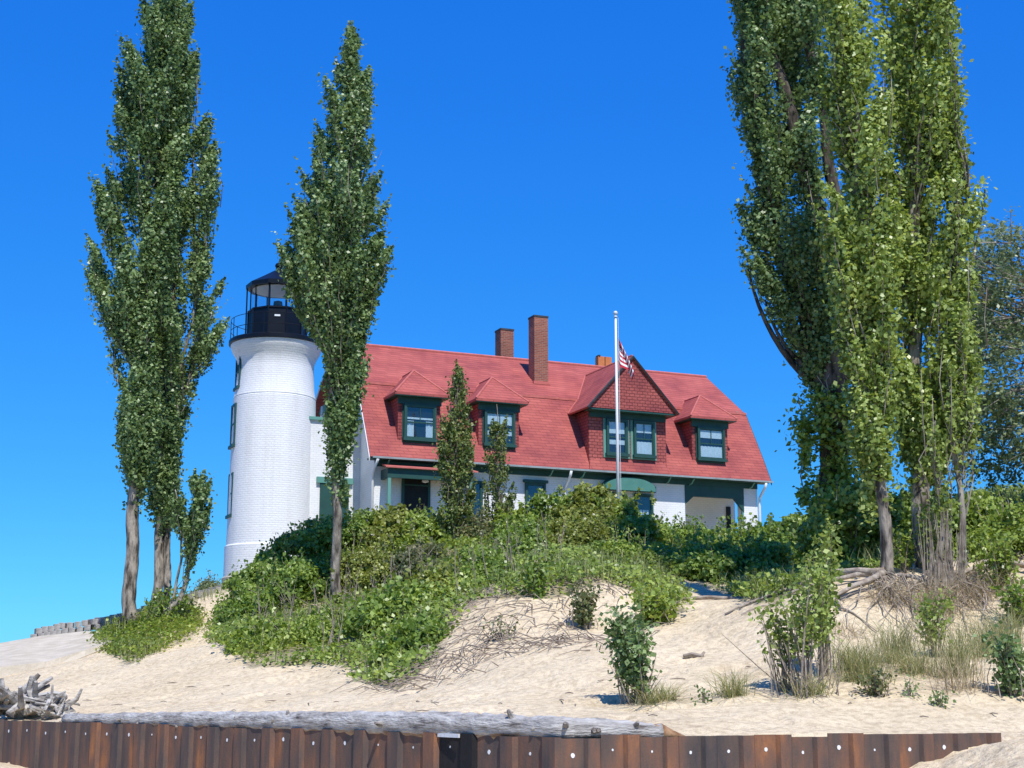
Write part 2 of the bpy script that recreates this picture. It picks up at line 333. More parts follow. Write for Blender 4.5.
def poplar(name, label, cat, group, base, D, trunks, outline, nplumes, per_m, leaf, lmat, bmat, dr=1.0, seed=1, plume=(1.4, 3.0), pw=0.30, extra=(), steep=2.2, clear=None, dead=0, gap=-0.24, lsc=0.80, void=-0.16, tilt=0.42):
    """upright tree: trunk paths in true positions, a crown of rising leafy plumes inside a measured silhouette.
    trunks: list of ([(px,py)...], r0, r1); outline: [(py, pxl, pxr)]"""
    random.seed(seed); r_ = np.random.default_rng(seed)
    b = at(base[0], base[1], D); root = empty(name, b, label, cat, group)
    wood = MB(); paths = []
    for pts, r0, r1 in trunks:
        P = [at(x, y, D) - b for x, y in pts]
        Q = []; rr = []
        n = max(14, int(len(P) * 9))
        zs = np.linspace(P[0][2], P[-1][2], n)
        for i, z in enumerate(zs):
            q = interp_path(P, z); q[1] += 0.12 * math.sin(z * 0.9 + seed) * min(1, abs(z)); q[0] += 0.04 * math.sin(z * 2.3 + seed * 2)
            Q.append(q); rr.append((r0 + (r1 - r0) * i / (n - 1)) * 0.85 * (1.5 if i == 0 and z < 0.5 else 1.0))
        wood.tube(Q, rr, 10, 0.10); paths.append(Q)
    O = [(at(0, py, D)[2] - b[2], at(xl, py, D)[0] - b[0], at(xr, py, D)[0] - b[0]) for py, xl, xr in outline]
    O.sort(); oz = np.array([o[0] for o in O]); ol = np.array([o[1] for o in O]); orr = np.array([o[2] for o in O])
    zz = np.linspace(oz[0], oz[-1], 200); wd = np.interp(zz, oz, orr) - np.interp(zz, oz, ol)
    cdf = np.cumsum(wd ** 1.05 + 0.05); cdf /= cdf[-1]
    C = []; T = []; H = []
    if nplumes < 150: void = -2
    for k in range(nplumes):
        zt = np.interp(r_.uniform(), cdf, zz)
        L_, R_ = np.interp(zt, oz, ol), np.interp(zt, oz, orr); cx = (L_ + R_) / 2; hw = (R_ - L_) / 2
        ph = r_.uniform(0, 2 * math.pi); rho = r_.uniform() ** 0.5
        if k % 3 == 0: ph = (0 if r_.uniform() < .5 else math.pi) + r_.normal(0, 0.35); rho = r_.uniform(0.85, 1.0)
        w_ = min(pw, hw * 0.6)
        tip = np.array([cx + math.cos(ph) * max(hw - w_ * 0.75, 0.02) * rho, math.sin(ph) * hw * dr * rho, zt])
        if k % 4 and float(fbm(np.array([tip[0] * 1.3 + seed * 5.1]), np.array([zt * 0.8 + tip[1] * 0.6]), 1.5, seed + 30, 2)[0]) < void: continue
        path = min(paths, key=lambda q: abs(interp_path(q, max(zt - 2, q[0][2]))[0] - tip[0]))
        rad = math.hypot(tip[0] - interp_path(path, zt)[0], tip[1])
        drop = rad * steep * r_.uniform(0.8, 1.2) + 0.8
        z0 = zt - drop
        if clear is not None: z0 = max(z0, clear)
        if z0 > zt - 0.3: z0 = zt - 0.3
        z0 = min(z0, path[-1][2])
        st = interp_path(path, z0)
        mid = np.array([st[0] + (tip[0] - st[0]) * 0.75, st[1] + (tip[1] - st[1]) * 0.75, z0 + (zt - z0) * 0.45])
        tt = np.linspace(0, 1, 7); B = bez(st, mid, tip, tt)
        B[1:-1] += r_.normal(0, 0.05, (5, 3))
        B[1:, 0] = np.clip(B[1:, 0], np.interp(B[1:, 2], oz, ol) + 0.05, np.maximum(np.interp(B[1:, 2], oz, orr) - 0.05, np.interp(B[1:, 2], oz, ol) + 0.06)) if B[0, 2] > oz[0] else B[1:, 0]
        rb = 0.010 + 0.0045 * (zt - z0)
        wood.tube(B, [rb * (1 - 0.8 * t) for t in tt], 4)
        rt = pw * r_.uniform(0.42, 1.12) * (0.7 + 0.3 * min(1, hw)); hz = rt * r_.uniform(1.7, 2.9)
        ax = B[-1] - B[-3]; ax = ax / np.linalg.norm(ax); ax = ax * 0.5 + np.array([tilt * math.cos(ph) * rho, tilt * math.sin(ph) * rho, 0.55]); ax /= np.linalg.norm(ax)
        n = int(per_m * 30 * rt * hz * r_.uniform(0.8, 1.2)) + 8
        d = r_.normal(size=(n, 3)); d /= np.linalg.norm(d, axis=1)[:, None]
        rad_ = (r_.uniform(0, 1, n) ** 0.42)[:, None] * (1 + 0.35 * (r_.uniform(0, 1, n) < 0.12))[:, None]
        lump = 1 + 0.28 * np.sin(d[:, 0:1] * 4 + k) * np.sin(d[:, 1:2] * 5 + k * 2) * np.cos(d[:, 2:3] * 6 + k)
        loc_ = d * rad_ * lump * np.array([rt, rt, hz]); up_ = np.clip(d[:, 2:3], 0, 1); loc_[:, :2] *= (1 - 0.72 * up_ ** 1.3)
        cen = tip - ax * hz * 0.55
        c1 = cen + loc_ + ax * loc_[:, 2:3] * 0.9 * np.array([1, 1, 0])
        m_ = int(n * 0.45); s_ = r_.uniform(0.25, 0.95, m_); c2 = bez(st, mid, tip, s_) + r_.normal(0, 0.11, (m_, 3))
        C.append(c1); H.append(d); T.append(np.full(n, r_.uniform(0.25, 0.8)))
        C.append(c2); H.append(r_.normal(0, .5, (m_, 3))); T.append(np.full(m_, r_.uniform(0.2, 0.6)))
    for (x0, y0, x1, y1, rb_) in extra:     # bare limbs the photograph shows
        p0 = at(x0, y0, D) - b; p1 = at(x1, y1, D) - b; m_ = (p0 + p1) / 2 + np.array([0.25 * (p1[0] - p0[0]), 0.1, -0.15 * (p1[2] - p0[2])])
        wood.tube(bez(p0, m_, p1, np.linspace(0, 1, 9)), np.linspace(rb_, rb_ * 0.3, 9), 6)
    for k in range(dead):                    # dead twigs rising out of the leaves
        zt = np.interp(r_.uniform(), cdf, zz); L_, R_ = np.interp(zt, oz, ol), np.interp(zt, oz, orr)
        x = r_.uniform(L_, R_); y = -abs(r_.normal(0, 0.5)) * (R_ - L_) * 0.4
        h = r_.uniform(0.6, 1.6)
        wood.tube([(x, y, zt), (x + r_.normal(0, .06), y - .05, zt + h * .5), (x + r_.normal(0, .15), y - 0.1, zt + h)], [0.016, 0.011, 0.004], 4)
    wood.build('trunk', bmat, root, True)
    C = np.concatenate(C); T = np.concatenate(T); H = np.concatenate(H)
    zc = C[:, 2]; lo = np.interp(zc, oz, ol); hi = np.interp(zc, oz, orr); mg = r_.uniform(0.08, 0.22, len(zc))
    keep = (C[:, 0] > lo - mg) & (C[:, 0] < hi + mg)
    C = C[keep]; T = T[keep]; H = H[keep]
    leaf_mesh('crown', C, leaf * lsc, lmat, root, 0.3, tint=T, hint=H)
    return root, len(C)

# ------------------------------------------------------------------ terrain
WALL = [np.array([-12.6, 30.4]), np.array([-9.34, 27.0]), np.array([0.54, 16.8]), np.array([5.95, 18.5]), np.array([7.4, 18.95])]
WTOP = 1.09
CTRL = [  # picture position and distance of points on the sand surface
 (0,712,30),(60,712,29),(140,712,27),(250,714,24),(380,712,22),(520,716,19),(640,728,18.2),(760,733,17.8),(880,733,18.3),(1000,733,19.2),
 (0,695,33),(60,690,33),(200,692,30),(300,690,28),(400,690,26),(450,690,24),(600,700,21.5),(700,695,21.5),(780,697,20.5),(880,700,20.3),(1000,695,21),
 (50,672,37),(110,655,39),(150,655,40),(210,645,41),(260,665,32),(330,665,31),(400,665,29),(470,655,27),(540,655,26),(600,655,25.5),(690,655,25),(740,650,25),
 (0,672,46),(40,660,48),(96,646,49),(150,618,46.5),(190,603,50),(235,588,53),(215,622,46),(268,584,56),
 (280,630,36),(340,606,40),(400,610,37),(470,605,30.6),(540,602,30.0),(600,585,31),(500,578,35),(580,565,36),(660,600,31),(720,600,32),
 (690,575,38),(760,590,34),(300,570,43),(370,555,44),(460,545,44),(560,538,45),(640,545,44),(720,556,43),(800,552,42),
 (460,630,28.6),(520,634,28.2),(590,628,28.6),(640,632,28),
 (830,610,25.8),(850,590,26.6),(885,578,27.2),(925,575,27.5),(960,577,27.5),(1000,590,26.5),(1040,590,26),
 (800,650,24),(850,636,24.8),(900,632,25.2),(960,632,25.2),(1020,650,23.6),(840,668,22.4),(900,668,22.6),(980,664,22.6),
 (860,562,33),(940,560,33),(1010,525,36),(1040,512,38),(900,525,40),(800,542,46),(720,545,47),(640,538,47),(1000,500,42),
]
cw = [at(*c) for c in CTRL]
cw += [np.array(p, float) for p in [(-8, 56, 5.75), (-3, 56, 6.0), (3, 60, 6.2), (10, 64, 6.3), (-9.4, 60, 5.8), (-15, 58, 4.0), (-20, 62, 2.5), (-4, 70, 6), (12, 74, 6.2), (-18, 48, 1.6), (-16, 40, 1.3), (-14, 33, 1.1),
      (14, 27, 4.2), (16, 22, 2.6), (12, 20, 1.7), (17, 34, 6.2), (20, 46, 7.0), (22, 60, 6.5)]]
cw = np.array(cw)
def _tps(P, Q):
    d = np.sqrt(((P[:, None, :] - Q[None, :, :]) ** 2).sum(-1)) + 1e-9
    return d * d * np.log(d)
_P = cw[:, :2] * np.array([1.0, 0.8])
_n = len(_P); _A = np.zeros((_n + 3, _n + 3)); _A[:_n, :_n] = _tps(_P, _P) + np.eye(_n) * 0.35; _A[:_n, _n] = 1; _A[:_n, _n + 1:] = _P; _A[_n, :_n] = 1; _A[_n + 1:, :_n] = _P.T
_b = np.zeros(_n + 3); _b[:_n] = cw[:, 2]; _W = np.linalg.solve(_A, _b)

def sstep(x): x = np.clip(x, 0, 1); return x * x * (3 - 2 * x)

def wall_dist(X, Y):
    """positive behind the sheet piling"""
    yl = np.interp(X, [p[0] for p in WALL], [p[1] for p in WALL])
    return (Y - yl) * 0.75

def ground(X, Y, detail=True):
    X = np.atleast_1d(np.asarray(X, float)); Y = np.atleast_1d(np.asarray(Y, float))
    Xc = np.clip(X, -20, 22); Yc = np.clip(Y, 15, 72)
    P = np.stack([Xc, Yc * 0.8], -1)
    z = np.empty(len(P))
    for i in range(0, len(P), 20000):
        p = P[i:i + 20000]; z[i:i + 20000] = _tps(p, _P) @ _W[:_n] + _W[_n] + p @ _W[_n + 1:]
    out = np.maximum(np.abs(X - Xc), np.abs(Y - Yc)); k = np.exp(-out / 12)
    zd = np.where(X < 0, -1.2, 4.0) * sstep((np.abs(X)) / 30) + 0.0
    z = z * k + zd * (1 - k)
    if detail:
        z = z + 0.10 * fbm(X, Y, 2.5, 3) * (1 - 0.0) + 0.05 * fbm(X, Y, 0.55, 9, 3) - 0.16 * np.clip(fbm(X, Y, 0.38, 15, 2) - 0.20, 0, 1) + 0.05 * np.clip(fbm(X, Y, 0.33, 19, 2) - 0.3, 0, 1)
    front = 0.25 + 0.12 * sstep((-6 - X) / 3) + 0.85 * sstep((X - 2.7) / 4.1) + 0.07 * fbm(X, Y, 0.7, 5, 4) + np.where(X > 2.5, 0.10, 0.0) * fbm(X, Y, 0.45, 6, 2)
    front = np.where(X < -15, front - (-15 - X) * 0.06, front)
    front = np.maximum(front, -1.5)
    d = wall_dist(X, Y) - 0.14
    s = np.clip(d / 0.16, 0, 1)
    lipz = WTOP - 0.03 + 0.02 * fbm(X, Y, 0.8, 77, 2)
    near = np.exp(-np.clip(d, 0, 99) / 0.5)
    z = np.where(X > 7.2, z, z * (1 - near) + np.maximum(lipz, 0) * near)
    return np.where(X > 9, np.where(Y < 18, np.minimum(z, front + (z - front) * sstep((Y - 12) / 7)), z), front * (1 - s) + z * s)

def gz(x, y): return float(ground([x], [y])[0])

POLYS = {
 'main': [(205,640),(238,600),(245,570),(262,548),(300,518),(360,500),(660,500),(690,540),(662,578),(688,600),(680,616),(650,622),(636,592),(600,582),(560,598),(500,598),(468,602),(440,640),(430,662),(400,690),(362,682),(340,664),(250,668),(232,652)],
 'left': [(93,645),(120,618),(180,600),(205,618),(192,640),(160,652),(130,665)],
 'right': [(655,550),(700,520),(810,500),(1100,480),(1100,525),(1024,528),(990,540),(975,563),(935,560),(862,572),(800,592),(760,604),(700,585),(668,572)],
}
def inpoly(px, py, poly):
    c = np.zeros(len(px), bool); n = len(poly)
    for i in range(n):
        x1, y1 = poly[i]; x2, y2 = poly[(i + 1) % n]
        cond = ((y1 > py) != (y2 > py)) & (px < (x2 - x1) * (py - y1) / (y2 - y1 + 1e-9) + x1)
        c ^= cond
    return c
def vegmask(X, Y, Z):
    px, py = proj(np.stack([X, Y, Z], -1)); m = np.zeros(len(X), bool)
    for k, p in POLYS.items():
        m |= inpoly(px, py, p)
    m &= (Y > 20)
    # plants carry on over the crest of the dune in front of the house
    m |= (Y > 41) & (Y < 52.5) & (X > -7.5) & (X < 24)
    m |= (X > 9.5) & (Y > 31)
    return m

def build_terrain():
    xs = np.concatenate([-np.geomspace(3000, 15, 40)[:-1], np.arange(-15, 15, 0.14), np.geomspace(15, 3000, 40)])
    ys = np.concatenate([-np.geomspace(60, 1, 8), np.arange(0, 15, 0.6), np.arange(15, 34, 0.12), np.arange(34, 60, 0.3), np.geomspace(60, 4000, 40)])
    X, Y = np.meshgrid(xs, ys, indexing='xy'); nx, ny = len(xs), len(ys)
    Xf, Yf = X.ravel(), Y.ravel(); Z = ground(Xf, Yf)
    me = bpy.data.meshes.new('sand_dune_ground'); n = nx * ny
    me.vertices.add(n); me.vertices.foreach_set('co', np.stack([Xf, Yf, Z], -1).astype(np.float32).ravel())
    i = np.arange(nx - 1)[None, :] + np.arange(ny - 1)[:, None] * nx
    q = np.stack([i, i + 1, i + 1 + nx, i + nx], -1).reshape(-1, 4); m = len(q)
    me.loops.add(4 * m); me.loops.foreach_set('vertex_index', q.ravel().astype(np.int32))
    me.polygons.add(m); me.polygons.foreach_set('loop_start', np.arange(0, 4 * m, 4, dtype=np.int32)); me.polygons.foreach_set('loop_total', np.full(m, 4, dtype=np.int32))
    me.polygons.foreach_set('use_smooth', [True] * m); me.update(calc_edges=True)
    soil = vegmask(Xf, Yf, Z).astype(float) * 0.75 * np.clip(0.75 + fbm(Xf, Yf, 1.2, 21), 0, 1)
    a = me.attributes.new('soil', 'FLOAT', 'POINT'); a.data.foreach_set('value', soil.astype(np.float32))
    me.materials.append(M['sand'])
    o = bpy.data.objects.new('ground', me); COL.objects.link(o); tag(o, 'pale beach sand rising into a dune', 'ground', kind='structure')
build_terrain()
# lake beyond the dune
def water():
    m, t, b = new_mat('lake_water', 0.12, 0.5); b.inputs['Base Color'].default_value = (0.02, 0.08, 0.11, 1)
    n = N(t, 'ShaderNodeTexNoise', Scale=1.2, Detail=4); tc = N(t, 'ShaderNodeTexCoord'); t.links.new(tc.outputs['Object'], n.inputs[0])
    bp = N(t, 'ShaderNodeBump', Strength=0.4, Distance=0.1); t.links.new(n.outputs[0], bp.inputs['Height']); t.links.new(bp.outputs[0], b.inputs['Normal'])
    o = MB().add([(-3000, -50, -0.7), (-17, -50, -0.7), (-17, 4000, -0.7), (-3000, 4000, -0.7)], [(0, 1, 2, 3)]).build('lake_water', m)
    tag(o, 'open lake water behind the dune', 'water', kind='structure')
water()

# ------------------------------------------------------------------ keeper's house
HA = R(23.1); HX = np.array([math.cos(HA), math.sin(HA), 0]); HY = np.array([-math.sin(HA), math.cos(HA), 0]); HO = np.array([-5.35, 55, 10.26])
def hw(x, y, z): return HO + HX * x + HY * y + np.array([0, 0, z])
L, YB, ZB, YR, ZR = 17.67, 1.79, 3.14, 5.05, 5.43
W2 = YR * 2
GR = -4.5
house = empty('house', HO, 'white brick house with red gambrel roof, dormers and green trim on the dune', 'house', rz=HA)
# children use local coordinates with the eave corner as origin
wl = MB(); x0, x1 = 0.35, 17.3; y0, y1 = 0.5, W2 - 0.5
prof_top = [(y0, -0.12), (y0, 0.45), (YB + 0.12, ZB - 0.12), (YR, ZR - 0.2), (W2 - YB - 0.12, ZB - 0.12), (y1, 0.45), (y1, -0.12)]
wl.prism_x([(y0, GR)] + prof_top[1:-1] + [(y1, GR)], x0, 13.8)
wl.prism_x([(y0, -0.55)] + prof_top[1:-1] + [(y1, -0.55)], 13.8, x1)
wl.box(13.8, x1, 2.3, y1, GR, -0.55)
wl.box(16.62, x1, y0, 1.0, GR, -0.55)
wl.build('wall', M['white'], house)
# gable shingles
for xx, nx_ in ((x0, -1), (x1, 1)):
    g = MB(); a, b_ = (xx - 0.05, xx) if nx_ < 0 else (xx, xx + 0.05)
    g.prism_x([(YB + 0.25, ZB + 0.1), (YR, ZR - 0.15), (W2 - YB - 0.25, ZB + 0.1)], a, b_)
    g.build('gable_shingles', M['shingle'], house)
    MB().box(min(a, b_) - 0.03, max(a, b_) + 0.03, YB + 0.1, W2 - YB - 0.1, ZB - 0.22, ZB + 0.1).build('gable_cornice', M['teal'], house)
# roof slabs
def slope(pa, pb, xa, xb, t=0.13):
    dy, dz = pb[0] - pa[0], pb[1] - pa[1]; n = (0, -dz, dy) if dy > 0 else (0, -dz, dy)
    n = Vector((0, -dz, dy)).normalized()
    if n.z < 0: n = -n
    return [(xa, pa[0], pa[1]), (xb, pa[0], pa[1]), (xb, pb[0], pb[1]), (xa, pb[0], pb[1])], n, t
rf = MB()
prof = [(-0.04, -0.06), (0.45, 0.86), (YB, ZB), (YR, ZR), (W2 - YB, ZB), (W2 - 0.45, 0.86), (W2 + 0.04, -0.06)]
inner = [(W2 - 0.16, -0.06), (W2 - YB - 0.08, ZB - 0.14), (YR, ZR - 0.15), (YB + 0.08, ZB - 0.14), (0.16, -0.06)]
rf.prism_x(prof + inner, 0, L)
roof = rf.build('roof', M['roof'], house)
# ridge, break line caps and rakes
MB().tube([(0, YR, ZR + 0.01), (L, YR, ZR + 0.01)], 0.07, 8).build('ridge_cap', M['ridge'], roof)
bk = MB(); bk.box(-0.01, L + 0.01, YB - 0.06, YB - 0.005, ZB - 0.05, ZB + 0.045); bk.build('break_line', M['ridge'], roof)
for xx in (-0.035, L + 0.003):
    rk = MB()
    o2 = [(y, z - 0.16) for y, z in prof][::-1]
    rk.prism_x([(y, z - 0.02) for y, z in prof] + o2, xx, xx + 0.032)
    rk.build('rake_board', M['galv'] if xx < 0 else M['green'], roof)
# eave trim
MB().box(0.1, L + 0.05, -0.13, -0.045, -0.12, -0.05).build('gutter', M['gutter'], house)
MB().box(0.06, L - 0.06, 0.02, 0.5, -0.13, -0.07).build('soffit', M['green'], house)
MB().box(x0 + 0.0, x1, 0.455, 0.497, -0.34, -0.132).build('frieze_board', M['green'], house)
for xx in (8.33, 17.38):
    d = MB(); d.tube([(xx, -0.1, -0.14), (xx, -0.02, -0.32), (xx - 0.02, 0.40, -0.72), (xx - 0.02, 0.43, -1.0), (xx - 0.02, 0.43, GR)], 0.055, 8)
    d.build('downspout', M['whitepaint'], house, True)
d = MB(); d.tube([(0.3, -0.1, -0.14), (0.27, 0.30, -0.5), (0.27, 0.42, -0.8), (0.27, 0.42, GR)], 0.055, 8); d.build('downspout', M['whitepaint'], house, True)
brk = MB()
for xx in (0.8, 7.6, 9.0, 12.9, 14.0, 16.9):
    brk = MB(); brk.tube([(xx, 0.44, -0.33), (xx, 0.25, -0.3), (xx, 0.02, -0.12)], 0.03, 5); brk.build('eave_bracket', M['teal'], house)

def split_build(mb, name, mat, parent):
    # one object per separate piece
    par = list(range(len(mb.v)))
    def find(i):
        while par[i] != i: par[i] = par[par[i]]; i = par[i]
        return i
    for f in mb.f:
        for a in f[1:]: par[find(a)] = find(f[0])
    groups = {}
    for f in mb.f: groups.setdefault(find(f[0]), []).append(f)
    for fs in groups.values():
        idx = sorted({i for f in fs for i in f}); mp = {i: k for k, i in enumerate(idx)}
        MB().add([mb.v[i] for i in idx], [tuple(mp[i] for i in f) for f in fs]).build(name, mat, parent)

def curtain(mb, xa, xb, y, za, zb):
    n = max(4, int((xb - xa) / 0.05)); vs = []
    for i in range(n + 1):
        x = xa + (xb - xa) * i / n; yy = y + 0.012 * math.sin(i * 2.1)
        vs += [(x, yy, za), (x, yy, zb)]
    mb.add(vs, [(2 * i, 2 * i + 2, 2 * i + 3, 2 * i + 1) for i in range(n)])

def window(parent, xa, xb, y, za, zb, name='window', frame=None, style='curtain', mull=True, fw=0.09, depth=0.12, head=False):
    """double-hung window standing proud of plane y: surround box with dark well, sashes, glass, curtains"""
    f = MB(); yo = y - depth
    f.box(xa - fw, xa, yo, y, za - fw, zb + fw); f.box(xb, xb + fw, yo, y, za - fw, zb + fw)
    f.box(xa, xb, yo, y, zb, zb + fw); f.box(xa - fw - 0.04, xb + fw + 0.04, yo - 0.05, y, za - fw - 0.03, za - 0.001)
    if head: f.box(xa - fw - 0.08, xb + fw + 0.08, yo - 0.06, y, zb + fw + 0.001, zb + fw + 0.11)
    w_ = f.build(name, frame or M['green'], parent)
    s = MB(); ys = yo + 0.03; t = 0.035; zm = (za + zb) / 2
    s.box(xa, xa + t, ys, ys + 0.04, za, zb); s.box(xb - t, xb, ys, ys + 0.04, za, zb)
    s.box(xa + t, xb - t, ys, ys + 0.04, za, za + t * 1.4); s.box(xa + t, xb - t, ys, ys + 0.04, zb - t, zb); s.box(xa + t, xb - t, ys - 0.004, ys + 0.042, zm - t * .7, zm + t * .7)
    if mull:
        xm = (xa + xb) / 2; s.box(xm - 0.014, xm + 0.014, ys + 0.006, ys + 0.03, zm + t, zb - t)
    s.build('sash', frame or M['green'], w_) if parent is None else s.build('sash', M['green'] if frame is None else frame, w_)
    MB().box(xa + 0.01, xb - 0.01, ys + 0.016, ys + 0.022, za + 0.01, zb - 0.01).build('pane', M['glass'], w_)
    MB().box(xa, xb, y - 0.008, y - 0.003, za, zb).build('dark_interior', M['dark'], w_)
    c = MB(); yc = ys + 0.05
    if style == 'curtain':
        ww = (xb - xa); curtain(c, xa + 0.02, xa + ww * 0.28, yc, za + 0.02, za + (zb - za) * 0.55); curtain(c, xb - ww * 0.28, xb - 0.02, yc, za + 0.02, za + (zb - za) * 0.55)
        c.box(xa + .02, xb - .02, yc - 0.004, yc + 0.004, za + (zb - za) * 0.60, za + (zb - za) * 0.66)
    elif style == 'blind':
        c.box(xa + .02, xb - .02, yc, yc + 0.01, za + (zb - za) * 0.62, zb - 0.02); c.box(xa + .02, xb - .02, yc, yc + 0.01, za + (zb - za) * 0.28, za + (zb - za) * 0.42)
    elif style == 'half':
        curtain(c, xa + 0.02, xb - 0.02, yc, za + 0.02, za + (zb - za) * 0.42); c.box(xa + .02, xb - .02, yc, yc + 0.01, zb - (zb - za) * .3, zb - 0.02)
    elif style == 'sheer':
        curtain(c, xa + 0.1, xb - 0.1, yc + 0.005, za + 0.02, zb - (zb - za) * 0.35)
    if c.v: split_build(c, 'curtain', M['curtain'], w_)
    return w_

def hip_dormer(cx, label, style):
    yf = 0.36; hw_ = 0.86; zt = 2.42; zb = 0.5
    body = MB(); body.prism_x([(yf, zb), (yf, zt), (1.7, zt), (1.7, ZB - 0.3)], cx - hw_, cx + hw_)
    d = body.build('dormer', M['shingle'], house); d['label'] = label
    # green surround and frieze on the face
    g = MB(); g.box(cx - 0.70, cx + 0.70, yf - 0.04, yf - 0.002, 0.62, zt - 0.12); g.box(cx - hw_ - 0.03, cx + hw_ + 0.03, yf - 0.07, yf + 0.02, zt - 0.30, zt + 0.02)
    g.build('face_board', M['green'], d)
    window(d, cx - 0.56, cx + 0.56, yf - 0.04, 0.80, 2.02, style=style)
    r = MB(); w_ = 1.12; ye = -0.04; ze = 2.44; za = 3.56; ya = ye + w_
    def hip(o, dz):
        return [(cx - w_ + o, ye + o, ze + dz), (cx + w_ - o, ye + o, ze + dz), (cx, ya, za + dz), (cx, 2.5, za + dz), (cx - w_ + o, 1.52, ze + dz), (cx + w_ - o, 1.52, ze + dz)]
    a = hip(0, 0.06); b = hip(0, -0.03)
    r.add(a + b, [(0, 1, 2), (0, 2, 3, 4), (1, 5, 3, 2), (6, 7, 11, 10), (0, 6, 7, 1), (0, 4, 10, 6), (1, 7, 11, 5)])
    rr = r.build('dormer_roof', M['roof'], d)
    h = MB()
    for p in (a[0], a[1]): h.tube([p, a[2]], 0.045, 6)
    h.tube([a[2], (cx, 2.42, za + .06)], 0.045, 6); h.tube([(cx - w_, 1.44, ze + 0.08), (cx, 2.40, za + 0.07)], 0.03, 5); h.tube([(cx + w_, 1.44, ze + 0.08), (cx, 2.40, za + 0.07)], 0.03, 5)
    h.build('hip_cap', M['ridge'], d)
    MB().box(cx - w_ + 0.02, cx + w_ - 0.02, ye + 0.01, 1.3, ze - 0.06, ze - 0.032).build('dormer_soffit', M['green'], d)
hip_dormer(2.08, 'hipped dormer nearest the tower, lace curtains in its window', 'curtain')
hip_dormer(5.40, 'hipped dormer partly behind a slim sapling', 'blind')
hip_dormer(14.98, 'hipped dormer over the recessed porch', 'half')
# large shingled gable dormer
gd = MB(); cx = 10.98
gd.prism_x([(0.02, 0.08), (0.10, 0.45), (0.12, 2.42), (1.6, 2.42), (1.6, ZB - 0.6)], 9.22, 12.75)
gdo = gd.build('gable_dormer', M['shingle'], house); gdo['label'] = 'large gabled dormer with two windows and shingled pediment'
sk = MB(); sk.add([(9.16, -0.06, -0.03), (12.80, -0.06, -0.03), (12.70, 0.08, 0.42), (9.27, 0.08, 0.42), (9.16, 0.10, -0.03), (12.80, 0.10, -0.03), (12.70, 0.12, 0.42), (9.27, 0.12, 0.42)],
       [(0, 1, 2, 3), (4, 7, 6, 5), (0, 3, 7, 4), (1, 5, 6, 2), (0, 4, 5, 1), (3, 2, 6, 7)])
sk.build('flared_skirt', M['roof'], gdo)
pe = MB(); pe.prism_y([(cx - 1.98, 2.44), (cx + 1.98, 2.44), (cx, 4.58)], -0.40, 0.1); pe.build('pediment', M['shingle'], gdo)
for s in (-1, 1):
    r = MB(); e = (cx + s * 2.08, 2.40); k = (cx, 4.66); n = Vector((s * (k[1] - e[1]), 0, abs(e[0] - k[0]))).normalized()
    pts = [(e[0], -0.47, e[1]), (k[0], -0.47, k[1]), (k[0], 3.98, k[1]), (e[0], 1.5, e[1])]
    r.slab([Vector(p) + n * 0.04 for p in pts], n, 0.09); r.build('gable_roof', M['roof'], gdo)
    t = MB(); t.tube([Vector((e[0], -0.485, e[1])) + n * 0.0, Vector((k[0], -0.485, k[1]))], 0.05, 4); t.build('rake_trim', M['cap'], gdo)
v = MB(); v.tube([(cx - 2.08, 1.38, 2.46), (cx - 1.4, 1.8, 3.19), (cx, 3.98, 4.70)], 0.04, 5); v.tube([(cx, -0.4, 4.72), (cx, 3.9, 4.72)], 0.04, 5); v.build('valley_flashing', M['ridge'], gdo)
MB().box(cx - 1.96, cx + 1.96, -0.38, 0.10, 2.36, 2.43).build('pediment_soffit', M['green'], gdo)
MB().box(9.24, 12.73, 0.06, 0.117, 2.14, 2.355).build('frieze', M['green'], gdo)
for (a, b_, st) in ((10.06, 10.84, 'blind'), (11.30, 12.08, 'half')):
    MB().box(a - 0.2, b_ + 0.2, 0.075, 0.098, 0.52, 2.12).build('window_surround', M['teal'], gdo)
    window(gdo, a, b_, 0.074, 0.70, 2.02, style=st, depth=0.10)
# chimneys
def chimney(xa, xb, ya, yb, za, zb, label):
    c = MB(); c.box(xa, xb, ya, yb, za, zb - 0.08)
    c_ = c.build('chimney', M['brick'], house); c_['label'] = label
    MB().box(xa - 0.02, xb + 0.02, ya - 0.02, yb + 0.02, zb - 0.08, zb).build('chimney_cap', M['cap'], c_)
    return c_
ca = chimney(8.10, 8.74, 2.95, 3.55, 3.4, 6.93, 'tall brick chimney in front of the ridge')
MB().box(8.04, 8.80, 2.88, 3.0, 3.93, 4.06).build('flashing', M['ridge'], ca)
chimney(7.88, 8.50, 6.1, 6.75, 4.0, 7.05, 'shorter brick chimney behind the ridge')
cc = MB().box(12.72, 13.52, 6.2, 6.8, 4.0, 5.75).build('chimney', M['brick'], house); cc['label'] = 'low chimney with orange clay pots'
for xx in (12.78, 13.14): MB().box(xx, xx + 0.32, 6.3, 6.62, 5.75, 6.25).build('chimney_pot', M['clay'], cc)
MB().box(12.80, 12.88, 6.27, 6.6, 6.25, 6.31).build('pot_rim', M['cap'], cc)
# ground-floor windows
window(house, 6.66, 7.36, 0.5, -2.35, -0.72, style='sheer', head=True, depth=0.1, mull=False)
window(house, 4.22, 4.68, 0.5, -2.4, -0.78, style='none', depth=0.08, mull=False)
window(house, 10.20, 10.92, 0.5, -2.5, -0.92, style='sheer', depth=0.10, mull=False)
window(house, 11.50, 12.18, 0.5, -2.5, -0.92, style='sheer', depth=0.10, mull=False)
